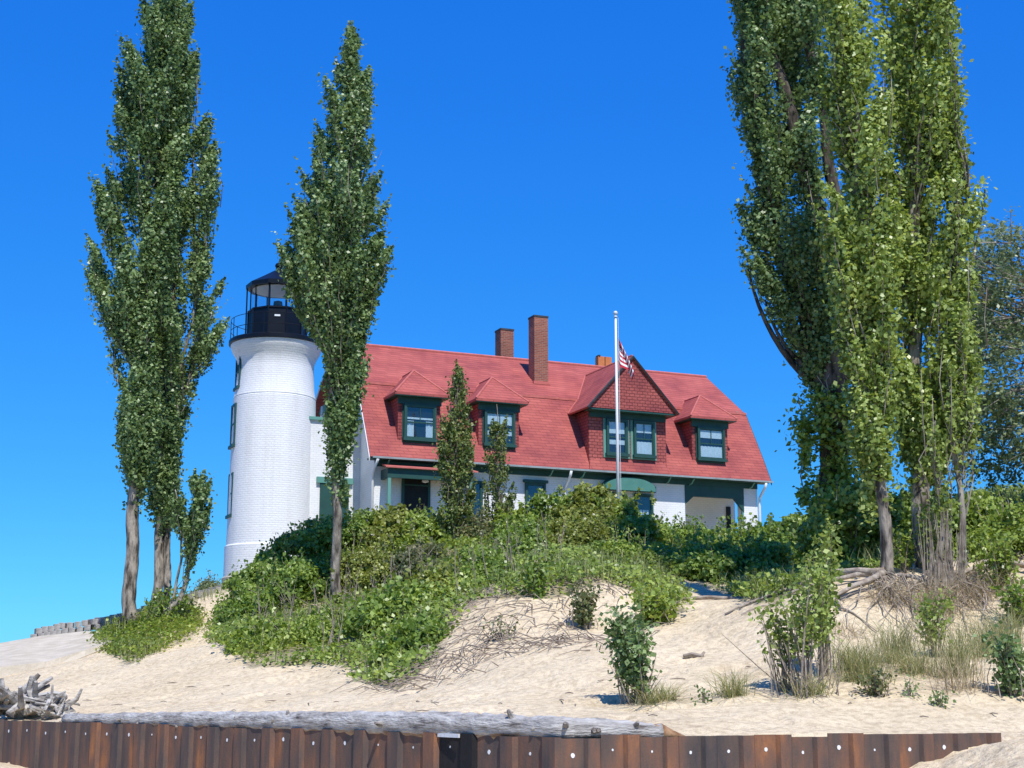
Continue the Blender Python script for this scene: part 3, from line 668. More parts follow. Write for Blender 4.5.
# arched hood over the two windows
hd = MB(); n = 18; hx, hz = 11.04, -0.62; vs = []
for i in range(n + 1):
    a = math.pi * i / n; ex = hx + 1.12 * math.cos(a); ez = hz + 0.42 * math.sin(a)
    ix = hx + 1.12 * math.cos(a); iz = hz + 0.48 * math.sin(a)
    vs += [(ex, -0.02, ez - 0.06), (ix, 0.49, iz)]
hd.add(vs, [(2 * i, 2 * i + 2, 2 * i + 3, 2 * i + 1) for i in range(n)])
k = len(hd.v); hd.add([(x, y + 0.0, z - 0.05) for x, y, z in vs], [(2 * i, 2 * i + 1, 2 * i + 3, 2 * i + 2) for i in range(n)])
hd.add([(hx + 1.12 * math.cos(math.pi * i / n), -0.02, hz + 0.42 * math.sin(math.pi * i / n) - 0.06) for i in range(n + 1)] + [(hx - 1.12, -0.02, hz - 0.16), (hx + 1.12, -0.02, hz - 0.16)], [tuple(range(n + 3))])
hd.build('window_hood', noisy('hood_green', (0.06, 0.19, 0.15), (0.085, 0.23, 0.19), 3, 0.6), house)
MB().box(9.8, 12.4, 0.40, 0.45, -0.75, -0.50).build('hood_ledger', M['green'], house)
# recessed porch, right end
pr = MB(); pr.box(13.8, 16.62, 0.46, 0.62, -0.80, -0.345); 
pr.add([(13.8, 0.47, -0.80), (14.2, 0.47, -0.80), (13.8, 0.47, -1.15), (13.8, 0.60, -0.80), (14.2, 0.60, -0.80), (13.8, 0.60, -1.15)], [(0, 2, 1), (3, 4, 5), (0, 3, 5, 2), (1, 2, 5, 4), (0, 1, 4, 3)])
pr.add([(16.62, 0.47, -0.80), (16.62, 0.47, -1.35), (16.15, 0.47, -0.80), (16.62, 0.60, -0.80), (16.62, 0.60, -1.35), (16.15, 0.60, -0.80)], [(0, 2, 1), (3, 4, 5), (0, 3, 4, 1), (1, 2, 5, 4), (0, 2, 5, 3)])
pr.build('porch_beam', M['green'], house)
MB().box(16.55, 16.615, 0.5, 0.6, GR, -0.9).build('porch_post', M['teal'], house)
dr = MB().box(17.05 - 0.2, 17.05 + 0.0, 2.24, 2.298, GR, -0.9).build('porch_door', M['dark'], house)
# projecting porch, left end
po = MB(); pa, pb_ = 0.62, 4.1; yp = -0.32
po.box(pa, pb_, yp, yp + 0.14, -0.86, -0.50); po.box(pa, pa + 0.12, yp + 0.141, 0.498, -0.86, -0.50); po.box(pb_ - 0.12, pb_, yp + 0.141, 0.498, -0.86, -0.50)
pp = po.build('porch', M['green'], house)
prf = MB(); prf.add([(pa - 0.12, yp - 0.14, -0.50), (pb_ + 0.12, yp - 0.14, -0.50), (pb_ + 0.02, 0.45, -0.30), (pa + 0.02, 0.45, -0.30), (pa - 0.12, yp - 0.14, -0.45), (pb_ + 0.12, yp - 0.14, -0.45), (pb_ + 0.02, 0.45, -0.24), (pa + 0.02, 0.45, -0.24)],
      [(0, 1, 2, 3), (4, 7, 6, 5), (0, 4, 5, 1), (0, 3, 7, 4), (1, 5, 6, 2), (2, 6, 7, 3)]); prf.build('porch_roof', M['ridge'], pp)
for xx in (pa + 0.02, 3.95): MB().box(xx, xx + 0.12, yp + 0.01, yp + 0.13, GR, -0.862).build('porch_post', M['teal'], pp)
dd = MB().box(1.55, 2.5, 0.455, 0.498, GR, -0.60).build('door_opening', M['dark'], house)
df = MB(); df.box(1.45, 1.55, 0.43, 0.497, GR, -0.50); df.box(2.5, 2.6, 0.43, 0.497, GR, -0.50); df.box(1.55, 2.5, 0.43, 0.497, -0.62, -0.50); df.box(1.55, 2.5, 0.40, 0.452, -1.02, -0.97)
df.build('door_frame', M['green'], dd)
pl = MB(); pl.lathe([(0.02, -0.72), (0.12, -0.78), (0.14, -0.88), (0.02, -0.92)], 12, (2.3, 0.2)); pl.build('porch_light', M['whitepaint'], house)
# passage between tower and house
ps = MB(); ps.box(-2.2, x0 - 0.001, 2.3, 4.4, GR, 1.6); pss = ps.build('passage', M['white'], house)
MB().box(-2.3, x0 - 0.052, 2.2, 4.5, 1.60, 1.72).build('passage_roof', M['teal'], pss)
MB().box(-1.25, -0.1, 2.22, 2.297, GR, -0.85).build('passage_door', M['green'], pss)
MB().box(-1.4, 0.05, 2.18, 2.299, -0.848, -0.62).build('door_lintel', M['teal'], pss)
MB().tube([(x0 - 0.25, 7.1, 3.1), (x0 - 0.25, 7.1, GR)], 0.05, 6).build('downspout', M['whitepaint'], house)

# ------------------------------------------------------------------ lighthouse tower
TX, TY, TZ = -9.31, 57.0, 5.45
tw = empty('lighthouse', (TX, TY, TZ), 'white brick lighthouse tower with black lantern room and gallery', 'lighthouse')
T = lambda z: z - TZ
sh = MB()
sh.lathe([(1.72, T(5.0)), (1.72, T(6.95)), (1.66, T(7.0)), (1.63, T(9.6)), (1.60, T(12.70)), (1.575, T(12.72)), (1.575, T(12.75)), (1.59, T(12.765)), (1.53, T(13.1)), (1.48, T(13.9)), (1.50, T(14.15)), (1.58, T(14.38)), (1.70, T(14.58)), (1.76, T(14.72)), (1.78, T(14.80)), (1.78, T(14.86))], 96)
shaft = sh.build('shaft', M['tower'], tw)
for p in shaft.data.polygons: p.use_smooth = True
shaft.data.set_sharp_from_angle(angle=R(25))
MB().lathe([(1.74, T(5.0)), (1.78, T(5.0)), (1.78, T(5.75)), (1.74, T(5.8))], 64).build('foundation', M['concrete'], tw)
dk = MB().lathe([(1.81, T(14.862)), (1.86, T(14.88)), (1.86, T(15.02)), (1.82, T(15.05))], 64).build('gallery_deck', M['black'], tw)
ra = MB()
for zz_ in (15.42, 15.85):
    ra.tube([(1.80 * math.cos(a), 1.80 * math.sin(a), T(zz_)) for a in np.linspace(0, 2 * math.pi, 49)], 0.014, 5)
for i in range(14):
    a = 2 * math.pi * i / 14 + 0.1; ra.tube([(1.80 * math.cos(a), 1.80 * math.sin(a), T(15.05)), (1.80 * math.cos(a), 1.80 * math.sin(a), T(15.86))], 0.016, 5)
ra.build('gallery_railing', M['black'], tw)
A0 = R(-90) + R(18) + R(9.0)
NP = 10; LRr = 1.14
lan = MB().lathe([(LRr, T(15.05)), (LRr, T(16.20)), (LRr + 0.04, T(16.22)), (LRr + 0.04, T(16.28)), (LRr - 0.06, T(16.28)), (LRr - 0.06, T(16.20))], NP, a0=A0)
lroom = lan.build('lantern_parapet', M['black'], tw)
rb = MB()
for i in range(NP):
    a = A0 + 2 * math.pi * i / NP; x, y = (LRr + .01) * math.cos(a), (LRr + .01) * math.sin(a)
    MB().tube([(x, y, T(15.05)), (x, y, T(16.22))], 0.03, 5).build('corner_rib', M['black'], lroom)
am = A0 + 2 * math.pi * 9.5 / NP
plq = MB(); c_, s_ = math.cos(am), math.sin(am); ri = LRr * math.cos(math.pi / NP) + 0.012
def onface(t, z, o=0.0): return ((ri + o) * c_ - t * s_, (ri + o) * s_ + t * c_, T(z))
plq.add([onface(-0.11, 15.86), onface(0.11, 15.86), onface(0.11, 15.93), onface(-0.11, 15.93), onface(-0.11, 15.86, .02), onface(0.11, 15.86, .02), onface(0.11, 15.93, .02), onface(-0.11, 15.93, .02)], [(0, 1, 2, 3), (4, 7, 6, 5), (0, 4, 5, 1), (1, 5, 6, 2), (2, 6, 7, 3), (3, 7, 4, 0)])
plq.build('name_plate', M['whitepaint'], lroom)
mul = MB()
for i in range(NP):
    a = A0 + 2 * math.pi * i / NP; x, y = 1.07 * math.cos(a), 1.07 * math.sin(a)
    MB().tube([(x, y, T(16.28)), (x, y, T(17.22))], 0.025 if i % 3 else 0.045, 5).build('glazing_bar', M['black'], tw)
for i in range(NP):
    a = A0 + 2 * math.pi * i / NP; b = A0 + 2 * math.pi * (i + 1) / NP; r_ = 1.05
    p = MB().add([(r_ * math.cos(a), r_ * math.sin(a), T(16.28)), (r_ * math.cos(b), r_ * math.sin(b), T(16.28)), (r_ * math.cos(b), r_ * math.sin(b), T(17.22)), (r_ * math.cos(a), r_ * math.sin(a), T(17.22))], [(0, 1, 2, 3)])
    p.build('lantern_pane', M['glass'], tw)
rfl = MB().lathe([(1.0, T(17.18)), (1.27, T(17.18)), (1.28, T(17.34)), (1.20, T(17.38)), (0.72, T(17.66)), (0.22, T(17.97)), (0.14, T(17.99)), (0.13, T(18.1)), (0.10, T(18.12))], NP, a0=A0)
lr = rfl.build('lantern_roof', M['black'], tw)
MB().lathe([(1.02, T(17.16)), (0.1, T(17.176))], 30).build('lantern_ceiling', M['whitepaint'], lr)
bl = MB().lathe([(0.05, T(18.1)), (0.13, T(18.12)), (0.17, T(18.2)), (0.13, T(18.29)), (0.05, T(18.33)), (0.015, T(18.35)), (0.01, T(18.5))], 20)
bl.build('ventilator_ball', M['black'], lr, True)
po_ = MB()
for i in range(0, NP, 5):
    pass
for a in (R(-168), R(-12), R(60), R(120)):
    MB().tube([(1.22 * math.cos(a), 1.22 * math.sin(a), T(15.05)), (1.22 * math.cos(a), 1.22 * math.sin(a), T(17.2))], 0.03, 6).build('roof_stay', M['black'], tw)
ln = MB().lathe([(0.12, T(15.1)), (0.12, T(16.3)), (0.20, T(16.32)), (0.20, T(16.36)), (0.17, T(16.38)), (0.19, T(16.55)), (0.17, T(16.72)), (0.06, T(16.76))], 16); ln.build('beacon', M['cap'], tw)
# tower windows on the lakeward side
for z0_, z1_ in ((13.15, 14.30), (10.85, 12.45), (8.15, 9.75)):
    a = R(-158); f = MB(); rr_ = 1.60 if z0_ < 12.8 else 1.49; hw_ = 0.28; c_, s_ = math.cos(a), math.sin(a)
    def q(t, z, o): return ((rr_ + o) * c_ - t * s_, (rr_ + o) * s_ + t * c_, T(z))
    def bx(t0, t1, za, zb, o0, o1): f.add([q(t0, za, o0), q(t1, za, o0), q(t1, zb, o0), q(t0, zb, o0), q(t0, za, o1), q(t1, za, o1), q(t1, zb, o1), q(t0, zb, o1)], [(0, 1, 2, 3), (4, 7, 6, 5), (0, 4, 5, 1), (1, 5, 6, 2), (2, 6, 7, 3), (3, 7, 4, 0)])
    bx(-hw_ - 0.1, -hw_, z0_, z1_, -0.1, 0.025); bx(hw_, hw_ + 0.1, z0_, z1_, -0.1, 0.025); bx(-hw_, hw_, z1_ - 0.1, z1_, -0.1, 0.025); bx(-hw_ - 0.12, hw_ + 0.12, z0_ - 0.12, z0_ - 0.002, -0.1, 0.09)
    bx(-hw_, hw_, (z0_ + z1_) / 2 - .03, (z0_ + z1_) / 2 + .03, -0.06, 0.03)
    wdw = f.build('window', M['green'], tw)
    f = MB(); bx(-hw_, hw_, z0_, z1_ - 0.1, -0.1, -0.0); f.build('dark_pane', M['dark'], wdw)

# ------------------------------------------------------------------ flagpole and flag
pb = at(614.3, 520, 48); ptop = at(615.6, 318, 48)
fp = empty('flagpole', (ptop[0], 48, gz(ptop[0], 48) - 0.1), 'tall white flagpole standing in front of the gabled dormer', 'flagpole')
hgt = ptop[2] - (gz(ptop[0], 48) - 0.1)
MB().tube([(0, 0, 0), (0, 0, hgt * .5), (0, 0, hgt)], [0.06, 0.048, 0.034], 14).build('pole', M['whitepaint'], fp, True)
MB().lathe([(0.02, hgt), (0.06, hgt + 0.02), (0.06, hgt + .06), (0.015, hgt + .09), (0.05, hgt + 0.11), (0.08, hgt + 0.17), (0.05, hgt + 0.23), (0.01, hgt + 0.245)], 14).build('finial', M['galv'], fp, True)
MB().tube([(0.09, -0.03, 1.2), (0.08, -0.03, hgt)], 0.008, 4).build('halyard', M['whitepaint'], fp)
def flag():
    m, t, b = new_mat('flag_cloth', 0.8, 0.2); Lk = t.links.new
    uv = N(t, 'ShaderNodeUVMap'); sp = N(t, 'ShaderNodeSeparateXYZ'); Lk(uv.outputs[0], sp.inputs[0])
    mu = N(t, 'ShaderNodeMath', operation='MULTIPLY'); mu.inputs[1].default_value = 13 / 2; Lk(sp.outputs[1], mu.inputs[0])
    fr = N(t, 'ShaderNodeMath', operation='FRACT'); Lk(mu.outputs[0], fr.inputs[0]); gt = N(t, 'ShaderNodeMath', operation='LESS_THAN'); gt.inputs[1].default_value = 0.5; Lk(fr.outputs[0], gt.inputs[0])
    mx = N(t, 'ShaderNodeMix', data_type='RGBA'); Lk(gt.outputs[0], mx.inputs[0]); mx.inputs[6].default_value = (0.8, 0.8, 0.8, 1); mx.inputs[7].default_value = (0.50, 0.03, 0.05, 1)
    a = N(t, 'ShaderNodeMath', operation='LESS_THAN'); a.inputs[1].default_value = 0.4; Lk(sp.outputs[0], a.inputs[0])
    c = N(t, 'ShaderNodeMath', operation='GREATER_THAN'); c.inputs[1].default_value = 0.46; Lk(sp.outputs[1], c.inputs[0])
    ac = N(t, 'ShaderNodeMath', operation='MULTIPLY'); Lk(a.outputs[0], ac.inputs[0]); Lk(c.outputs[0], ac.inputs[1])
    # white stars as dots in the blue field
    vo = N(t, 'ShaderNodeTexVoronoi', Scale=1.0); mp = N(t, 'ShaderNodeMapping'); mp.inputs['Scale'].default_value = (26, 17, 1); Lk(uv.outputs[0], mp.inputs[0]); Lk(mp.outputs[0], vo.inputs[0]); vo.inputs['Randomness'].default_value = 0
    st = N(t, 'ShaderNodeMath', operation='LESS_THAN'); st.inputs[1].default_value = 0.28; Lk(vo.outputs['Distance'], st.inputs[0])
    bl = N(t, 'ShaderNodeMix', data_type='RGBA'); Lk(st.outputs[0], bl.inputs[0]); bl.inputs[6].default_value = (0.03, 0.05, 0.2, 1); bl.inputs[7].default_value = (0.8, 0.8, 0.8, 1)
    m2 = N(t, 'ShaderNodeMix', data_type='RGBA'); Lk(ac.outputs[0], m2.inputs[0]); Lk(mx.outputs[2], m2.inputs[6]); Lk(bl.outputs[2], m2.inputs[7]); Lk(m2.outputs[2], b.inputs['Base Color'])
    # limp flag hanging from the hoist: hoist along the pole, fly gathered and falling
    top = hgt - 0.28; H = 1.25; nu, nv = 26, 16; vs = []; uvs = []
    for j in range(nv + 1):
        v = j / nv
        for i in range(nu + 1):
            u = i / nu
            # cloth falls away from the hoist: outward a little, down a lot
            out = 0.06 * min(u / 0.3, 1) + 0.62 * float(sstep((u - 0.3) / 0.4)) * (1 - 0.35 * u) 
            drop = 1.0 * u ** 1.15
            x = 0.07 + out * (0.12 + 0.88 * (1 - v) ** 0.8) ; y = 0.07 * math.sin(u * 14 + v * 2) * u ** .5
            z = top - (1 - v) * H * (1 - 0.35 * u) - drop
            vs.append((x, y, z)); uvs.append((u, v))
    fs = [(j * (nu + 1) + i, j * (nu + 1) + i + 1, (j + 1) * (nu + 1) + i + 1, (j + 1) * (nu + 1) + i) for j in range(nv) for i in range(nu)]
    me = bpy.data.meshes.new('flag'); me.from_pydata(vs, [], fs); ul = me.uv_layers.new(name='UVMap')
    for lp in me.loops: ul.data[lp.index].uv = uvs[lp.vertex_index]
    me.materials.append(m); me.polygons.foreach_set('use_smooth', [True] * len(fs))
    o = bpy.data.objects.new('flag', me); COL.objects.link(o); o.location = fp.location
    tag(o, 'red and white striped flag hanging limp from the pole', 'flag')
flag()

# ------------------------------------------------------------------ steel sheet piling
def piling():
    root = empty('sheet_pile_wall', (WALL[2][0], WALL[2][1], 0), 'rusty steel sheet pile wall along the beach', 'retaining wall')
    off = np.array([WALL[2][0], WALL[2][1]])
    def seg(a, b, spacing, start=0.0, stepped=False):
        u = (b - a); ln = np.linalg.norm(u); u /= ln; nrm = np.array([u[1], -u[0]])
        if nrm[1] > 0: nrm = -nrm
        n = int(round(ln / spacing)); spacing = ln / n
        for i in range(n):
            s = start + i * spacing; w_ = spacing
            prof_ = [(0, 0.0), (0.56 * w_, 0.0), (0.64 * w_, 0.05), (0.93 * w_, 0.05), (1.0 * w_, 0.0)]
            th = 0.014; tz = WTOP + (random.uniform(-0.015, 0.015)) + ((0.008 if i % 2 else -0.014) if stepped else 0)
            lo = -0.4
            P = [a + u * (s + x) + nrm * d - off for x, d in prof_]; Q = [p - nrm * th for p in P]
            vs = [(*p, lo) for p in P] + [(*p, tz) for p in P] + [(*p, lo) for p in Q] + [(*p, tz) for p in Q]; k = len(P); fs = []
            for j in range(k - 1):
                fs += [(j, j + 1, k + j + 1, k + j), (2 * k + j, 3 * k + j, 3 * k + j + 1, 2 * k + j + 1), (k + j, k + j + 1, 3 * k + j + 1, 3 * k + j)]
            c = a + u * (s + 0.5 * w_)
            missing = (not stepped) and abs(proj(np.array([[c[0], c[1], 1.0]]))[0][0] - 452) < 19  # gap in the wall is painted: this pile gets the shade colour
            if missing: nrm_ = nrm
            o = MB().add(vs, fs).build('sheet_pile', M['gapshade'] if missing else M['rust'], root)
            if missing:
                o['label'] = 'pile coloured dark like a shadowed gap under the log, below a pale board'
                e0 = P[0] + nrm * .012; e1 = P[2] + nrm * .012
                MB().add([(*e0, tz - .05), (*e1, tz - .05), (*e1, tz - .005), (*e0, tz - .005), (*(e0 + nrm * .02), tz - .05), (*(e1 + nrm * .02), tz - .05), (*(e1 + nrm * .02), tz - .005), (*(e0 + nrm * .02), tz - .005)], [(0, 1, 2, 3), (4, 7, 6, 5), (0, 4, 5, 1), (1, 5, 6, 2), (2, 6, 7, 3), (3, 7, 4, 0)]).build('pale_board', M['curtain'], o)
            # handling hole plugged with sand, near the top of each pan
            hc = a + u * (s + 0.29 * w_) + nrm * 0.004 - off; hz_ = tz - 0.17 + random.uniform(-0.02, 0.02)
            hr = random.choice((0.012, 0.017, 0.021, 0.024)); m_ = 10; vs = [(*(hc + u * hr * random.uniform(.8, 1.1) * math.cos(2 * math.pi * q / m_)), hz_ + hr * 1.15 * math.sin(2 * math.pi * q / m_)) for q in range(m_)]
            vs2 = [(v[0] - nrm[0] * .003, v[1] - nrm[1] * .003, v[2]) for v in vs]
            MB().add(vs + vs2, [tuple(range(m_)), tuple(range(m_, 2 * m_))[::-1]] + [(q, (q + 1) % m_, m_ + (q + 1) % m_, m_ + q) for q in range(m_)]).build('bolt_plug', M['whitepaint'], o)
    seg(WALL[1], WALL[2], 0.6765)
    seg(WALL[0], WALL[1], 0.66)
    seg(WALL[2], WALL[3], 0.473, 0.0, True)
piling()

# ------------------------------------------------------------------ driftwood log and root wads
def log_mat():
    m, t, b = new_mat('stripped_log', 0.85, 0.15); Lk = t.links.new
    tc = N(t, 'ShaderNodeTexCoord'); sp = N(t, 'ShaderNodeSeparateXYZ'); Lk(tc.outputs['Object'], sp.inputs[0])
    mp = N(t, 'ShaderNodeMapping'); mp.inputs['Scale'].default_value = (0.5, 0.7, 3.0); mp.inputs['Rotation'].default_value = (0, 0, 0.75); Lk(tc.outputs['Object'], mp.inputs[0])
    n = N(t, 'ShaderNodeTexNoise', Scale=5, Detail=8); n.inputs['Roughness'].default_value = .65; Lk(mp.outputs[0], n.inputs[0])
    g = ramp(t, [(0.30, (0.10, 0.085, 0.075)), (0.42, (0.30, 0.28, 0.255)), (0.62, (0.52, 0.50, 0.46))], n.outputs[0])
    w_ = ramp(t, [(0.32, (0.20, 0.12, 0.07)), (0.60, (0.46, 0.33, 0.22))], n.outputs[0])
    a = N(t, 'ShaderNodeMath', operation='MULTIPLY_ADD'); a.inputs[1].default_value = 0.16; Lk(n.outputs[0], a.inputs[0]); Lk(sp.outputs[2], a.inputs[2])
    r = ramp(t, [(0.03, (0, 0, 0)), (0.06, (1, 1, 1))], a.outputs[0])
    mx = N(t, 'ShaderNodeMix', data_type='RGBA'); Lk(r.outputs[0], mx.inputs[0]); Lk(w_.outputs[0], mx.inputs[6]); Lk(g.outputs[0], mx.inputs[7]); Lk(mx.outputs[2], b.inputs['Base Color'])
    n2 = N(t, 'ShaderNodeTexNoise', Scale=16, Detail=6); Lk(mp.outputs[0], n2.inputs[0]); bp = N(t, 'ShaderNodeBump', Strength=0.9, Distance=0.05); Lk(n2.outputs[0], bp.inputs['Height']); Lk(bp.outputs[0], b.inputs['Normal'])
    return m

def logs():
    random.seed(3)
    pts = []; rad = []
    key = [(95, 714, 26.2, 0.09), (160, 712, 25.0, 0.11), (230, 716, 23.2, 0.14), (300, 718, 21.6, 0.155), (370, 719, 20.2, 0.16), (440, 723, 18.9, 0.165), (500, 727, 18.0, 0.16), (560, 730, 17.3, 0.15), (600, 733, 17.3, 0.13), (655, 736, 17.5, 0.09)]
    for px, py, D, r in key:
        X = (px - 512) / FOC * D * 1.0; yl = np.interp(X, [p[0] for p in WALL], [p[1] for p in WALL])
        pts.append((X, yl + r * 0.45 + 0.10, WTOP + r * 0.62 - 0.02)); rad.append(r)
    ks = np.arange(len(pts)); kk = np.linspace(0, len(pts) - 1, 110); P = np.array(pts)
    Q = np.stack([np.interp(kk, ks, P[:, i]) for i in range(3)], -1); rr = np.interp(kk, ks, rad)
    rr = rr * (1 + 0.03 * np.sin(kk * 1.7) + np.random.default_rng(4).normal(0, 0.045, len(kk)))
    root = empty('driftwood_log', Q[0], 'long silver-grey driftwood log lying on the top of the steel wall', 'driftwood')
    m = MB(); m.tube([tuple(q - Q[0]) for q in Q], rr, 16, 0.06)
    m.build('trunk', log_mat(), root, True)
    st = MB(); r_ = np.random.default_rng(8)
    for i in range(26):
        k = r_.integers(5, 105); q = Q[k] - Q[0]; a = r_.uniform(-0.9, 1.2)
        d = np.array([0.3 * r_.normal(), -math.cos(a), math.sin(a)]); p = q + d * rr[k] * 0.85
        MB().tube([p, p + d * r_.uniform(0.05, 0.12)], [0.04, 0.018], 6, 0.2).build('branch_stub', M['drift'], root)
    e = MB(); q = Q[-1] - Q[0]; e.tube([tuple(q + np.array([-.12, 0, 0])), tuple(q), tuple(q + np.array([0.14, 0.03, -0.03])), tuple(q + np.array([.3, .05, -.07]))], [0.10, 0.10, 0.07, 0.02], 8, 0.25); e.build('rotten_end', M['rot'], root, True)
    # root wads
    for (px, py, D, n, sz, lab) in ((18, 700, 28.6, 60, 1.15, 'tangled bleached root wad of driftwood at the left edge'), (55, 702, 28.0, 30, 0.65, 'small grey driftwood stump at the root end of the log')):
        c = at(px, py, D); c[2] = gz(c[0], c[1]) + 0.05
        rt = empty('driftwood_roots', c, lab, 'driftwood'); mb = MB(); r_ = np.random.default_rng(px)
        mb.tube([(0.5 * sz, 0.1, 0.02), (0.1, 0, 0.15), (-0.1, 0, 0.22)], [0.12 * sz, 0.2 * sz, 0.16 * sz], 10, 0.2)
        for i in range(n):
            d = r_.normal(size=3); d[2] = abs(d[2]) * 0.55; d /= np.linalg.norm(d); l_ = sz * r_.uniform(0.3, 0.7)
            p0 = r_.normal(0, 0.14 * sz, 3); p0[2] = abs(p0[2]); p1 = p0 + d * l_ * .5 + r_.normal(0, .06, 3); p2 = p0 + d * l_ + r_.normal(0, 0.14 * sz, 3)
            mb.tube([p0, p1, p2], [0.085 * sz, 0.06 * sz, 0.03 * sz], 6, 0.3)
        mb.build('roots', M['drift'], rt)
    for (px, py, D, l_, lab) in ((694, 659, 24.8, 0.35, 'short dark stick lying on the bare sand slope'), (1012, 690, 21, 0.6, 'thin grey stick lying on the sand at the right edge'), (715, 602, 31, 1.3, 'long thin stick lying across the sandy path')):
        c = at(px, py, D); c[2] = gz(c[0], c[1]) + 0.03
        o = MB().tube([(-l_ / 2, 0, 0), (-l_ * .1, .03, 0.03), (l_ * .35, 0, 0.0), (l_ / 2, 0.02, 0.07)], [0.035, 0.04, 0.035, 0.02], 6, 0.2).build('driftwood_stick', M['twig'])
        o.location = tuple(c); o.rotation_euler = (0, 0, -0.2); tag(o, lab, 'stick')
logs()

# ------------------------------------------------------------------ concrete apron and block wall
def revetment():
    # sloping slab between near edge and far edge, both measured on the dune
    near = [(-60, 704, 38), (0, 686, 39), (40, 674, 40), (85, 656, 41.5), (112, 645, 43)]
    top = [(-60, 676, 38.2), (0, 667, 39.2), (45, 662, 40.3), (85, 650, 41.7), (112, 641, 43.2)]
    far = [(-60, 654, 46), (0, 643, 47), (40, 636, 47.5), (85, 631, 47.5), (112, 632, 47)]
    vs = []; 
    for k in range(5): vs += [at(*near[k]), at(*top[k]), at(*far[k]), at(*far[k]) + np.array([0, 0.1, -1.2]), at(*near[k]) + np.array([0, 0.1, -1.0])]
    vs = [tuple(v) for v in vs]
    fs = []
    for k in range(4):
        a = k * 5; b = a + 5
        for i in range(5): j = (i + 1) % 5; fs.append((a + i, b + i, b + j, a + j))
    fs += [(0, 1, 2, 3, 4), (24, 23, 22, 21, 20)]
    c = Vector(vs[10]); m = MB().add([Vector(v) - c for v in vs], fs)
    o = m.build('concrete_apron', M['concrete']); o.location = c
    tag(o, 'bleached sloping concrete slab on the left shoulder of the dune', 'concrete slab')
    line = [(34, 638, 48.5), (60, 633, 48.8), (92, 628, 49), (125, 622, 49.8), (160, 610, 50.8), (195, 601, 52), (215, 596, 52.8), (240, 588, 53.6)]
    P = [at(*q) for q in line]; o0 = P[0]
    rt = empty('block_wall', o0, 'low wall of weathered grey blocks climbing the dune towards the tower', 'retaining wall')
    ks = np.arange(len(P)); arr = np.array(P); nb = 30; r_ = np.random.default_rng(2)
    for row in range(2):
        for i in range(nb):
            k = (i + 0.5 * row) / nb * (len(P) - 1); c = np.array([np.interp(k, ks, arr[:, j]) for j in range(3)]) - o0
            k2 = min(k + 0.1, len(P) - 1); c2 = np.array([np.interp(k2, ks, arr[:, j]) for j in range(3)]) - o0; an = math.atan2(c2[1] - c[1], c2[0] - c[0])
            b = MB().box(-0.10, 0.10, -0.25, 0.25, -0.02, 0.17).build('block', M['block'], rt, bevel=0.015)
            b.location = (c[0], c[1] + 0.1 * row, c[2] + 0.19 * row - 0.06 + r_.normal(0, .01)); b.rotation_euler = (r_.normal(0, .03), r_.normal(0, .04), an + r_.normal(0, .05))
revetment()

# ------------------------------------------------------------------ trees
cnt = 0
def P_(*a, **k):
    global cnt
    a = list(a); a[8] = int(a[8] * 0.98); a[9] = a[9] * 1.0; k['dead'] = k.get('dead', 0) // 4; k.setdefault('steep', 1.9)
    r, n = poplar(*a, **k); cnt += n; return r
# two tall poplars on the left (they share one column of foliage in the picture)
P_('poplar_tree', 'tall poplar nearest the lake, bare lower trunk and broad column of leaves', 'tree', 'tall poplars left of the house', (130, 622), 46,
   [([(130, 622), (131, 560), (134, 480), (137, 400), (142, 300), (148, 180), (155, 60), (158, -20)], 0.26, 0.05)],
   [(500, 126, 142), (470, 112, 158), (430, 108, 168), (400, 116, 165), (370, 112, 165), (340, 112, 165), (310, 92, 170), (270, 76, 180), (240, 80, 185), (210, 86, 190), (180, 92, 190), (150, 98, 195), (110, 108, 196), (80, 110, 200), (50, 116, 195), (20, 128, 190), (0, 132, 190), (-30, 145, 178), (-60, 158, 165)],
   280, 64, 0.155, M['lf_pop'], M['bark'], seed=11, void=-0.04, tilt=0.6, plume=(1.2, 2.6), pw=0.38, dead=30, clear=3.0)
P_('poplar_tree', 'tall poplar forked low, standing just right of the lakeward poplar', 'tree', 'tall poplars left of the house', (160, 616), 47.2,
   [([(156, 616), (158, 560), (162, 500), (167, 420), (172, 340), (178, 220), (178, 90), (172, 0)], 0.20, 0.04), ([(166, 616), (166, 560), (170, 500), (174, 430), (182, 360), (195, 300)], 0.15, 0.04)],
   [(530, 158, 172), (500, 142, 185), (460, 142, 185), (430, 145, 186), (410, 148, 195), (380, 150, 190), (350, 150, 215), (320, 142, 236), (290, 140, 238), (275, 150, 225), (250, 150, 206), (220, 148, 228), (180, 145, 228), (140, 145, 222), (110, 145, 215), (60, 150, 214), (30, 150, 205), (0, 150, 192), (-30, 160, 180)],
   250, 64, 0.155, M['lf_pop'], M['bark'], seed=12, void=-0.04, tilt=0.6, plume=(1.2, 2.4), pw=0.36, extra=[(172, 420, 205, 300, 0.07)], dead=25, clear=2.6)
P_('young_poplar', 'small leaning poplar with curved bare stem beside the tall left poplars', 'tree', None, (163, 614), 45.5,
   [([(163, 614), (178, 600), (186, 580), (192, 550), (197, 520), (201, 480)], 0.11, 0.03), ([(168, 612), (176, 580), (182, 560), (180, 520), (176, 490)], 0.06, 0.02)],
   [(560, 190, 196), (545, 188, 200), (520, 172, 212), (500, 168, 218), (485, 180, 216), (468, 192, 207)],
   34, 75, 0.14, M['lf_pop'], M['barkpale'], seed=13, plume=(0.5, 1.0), pw=0.22)
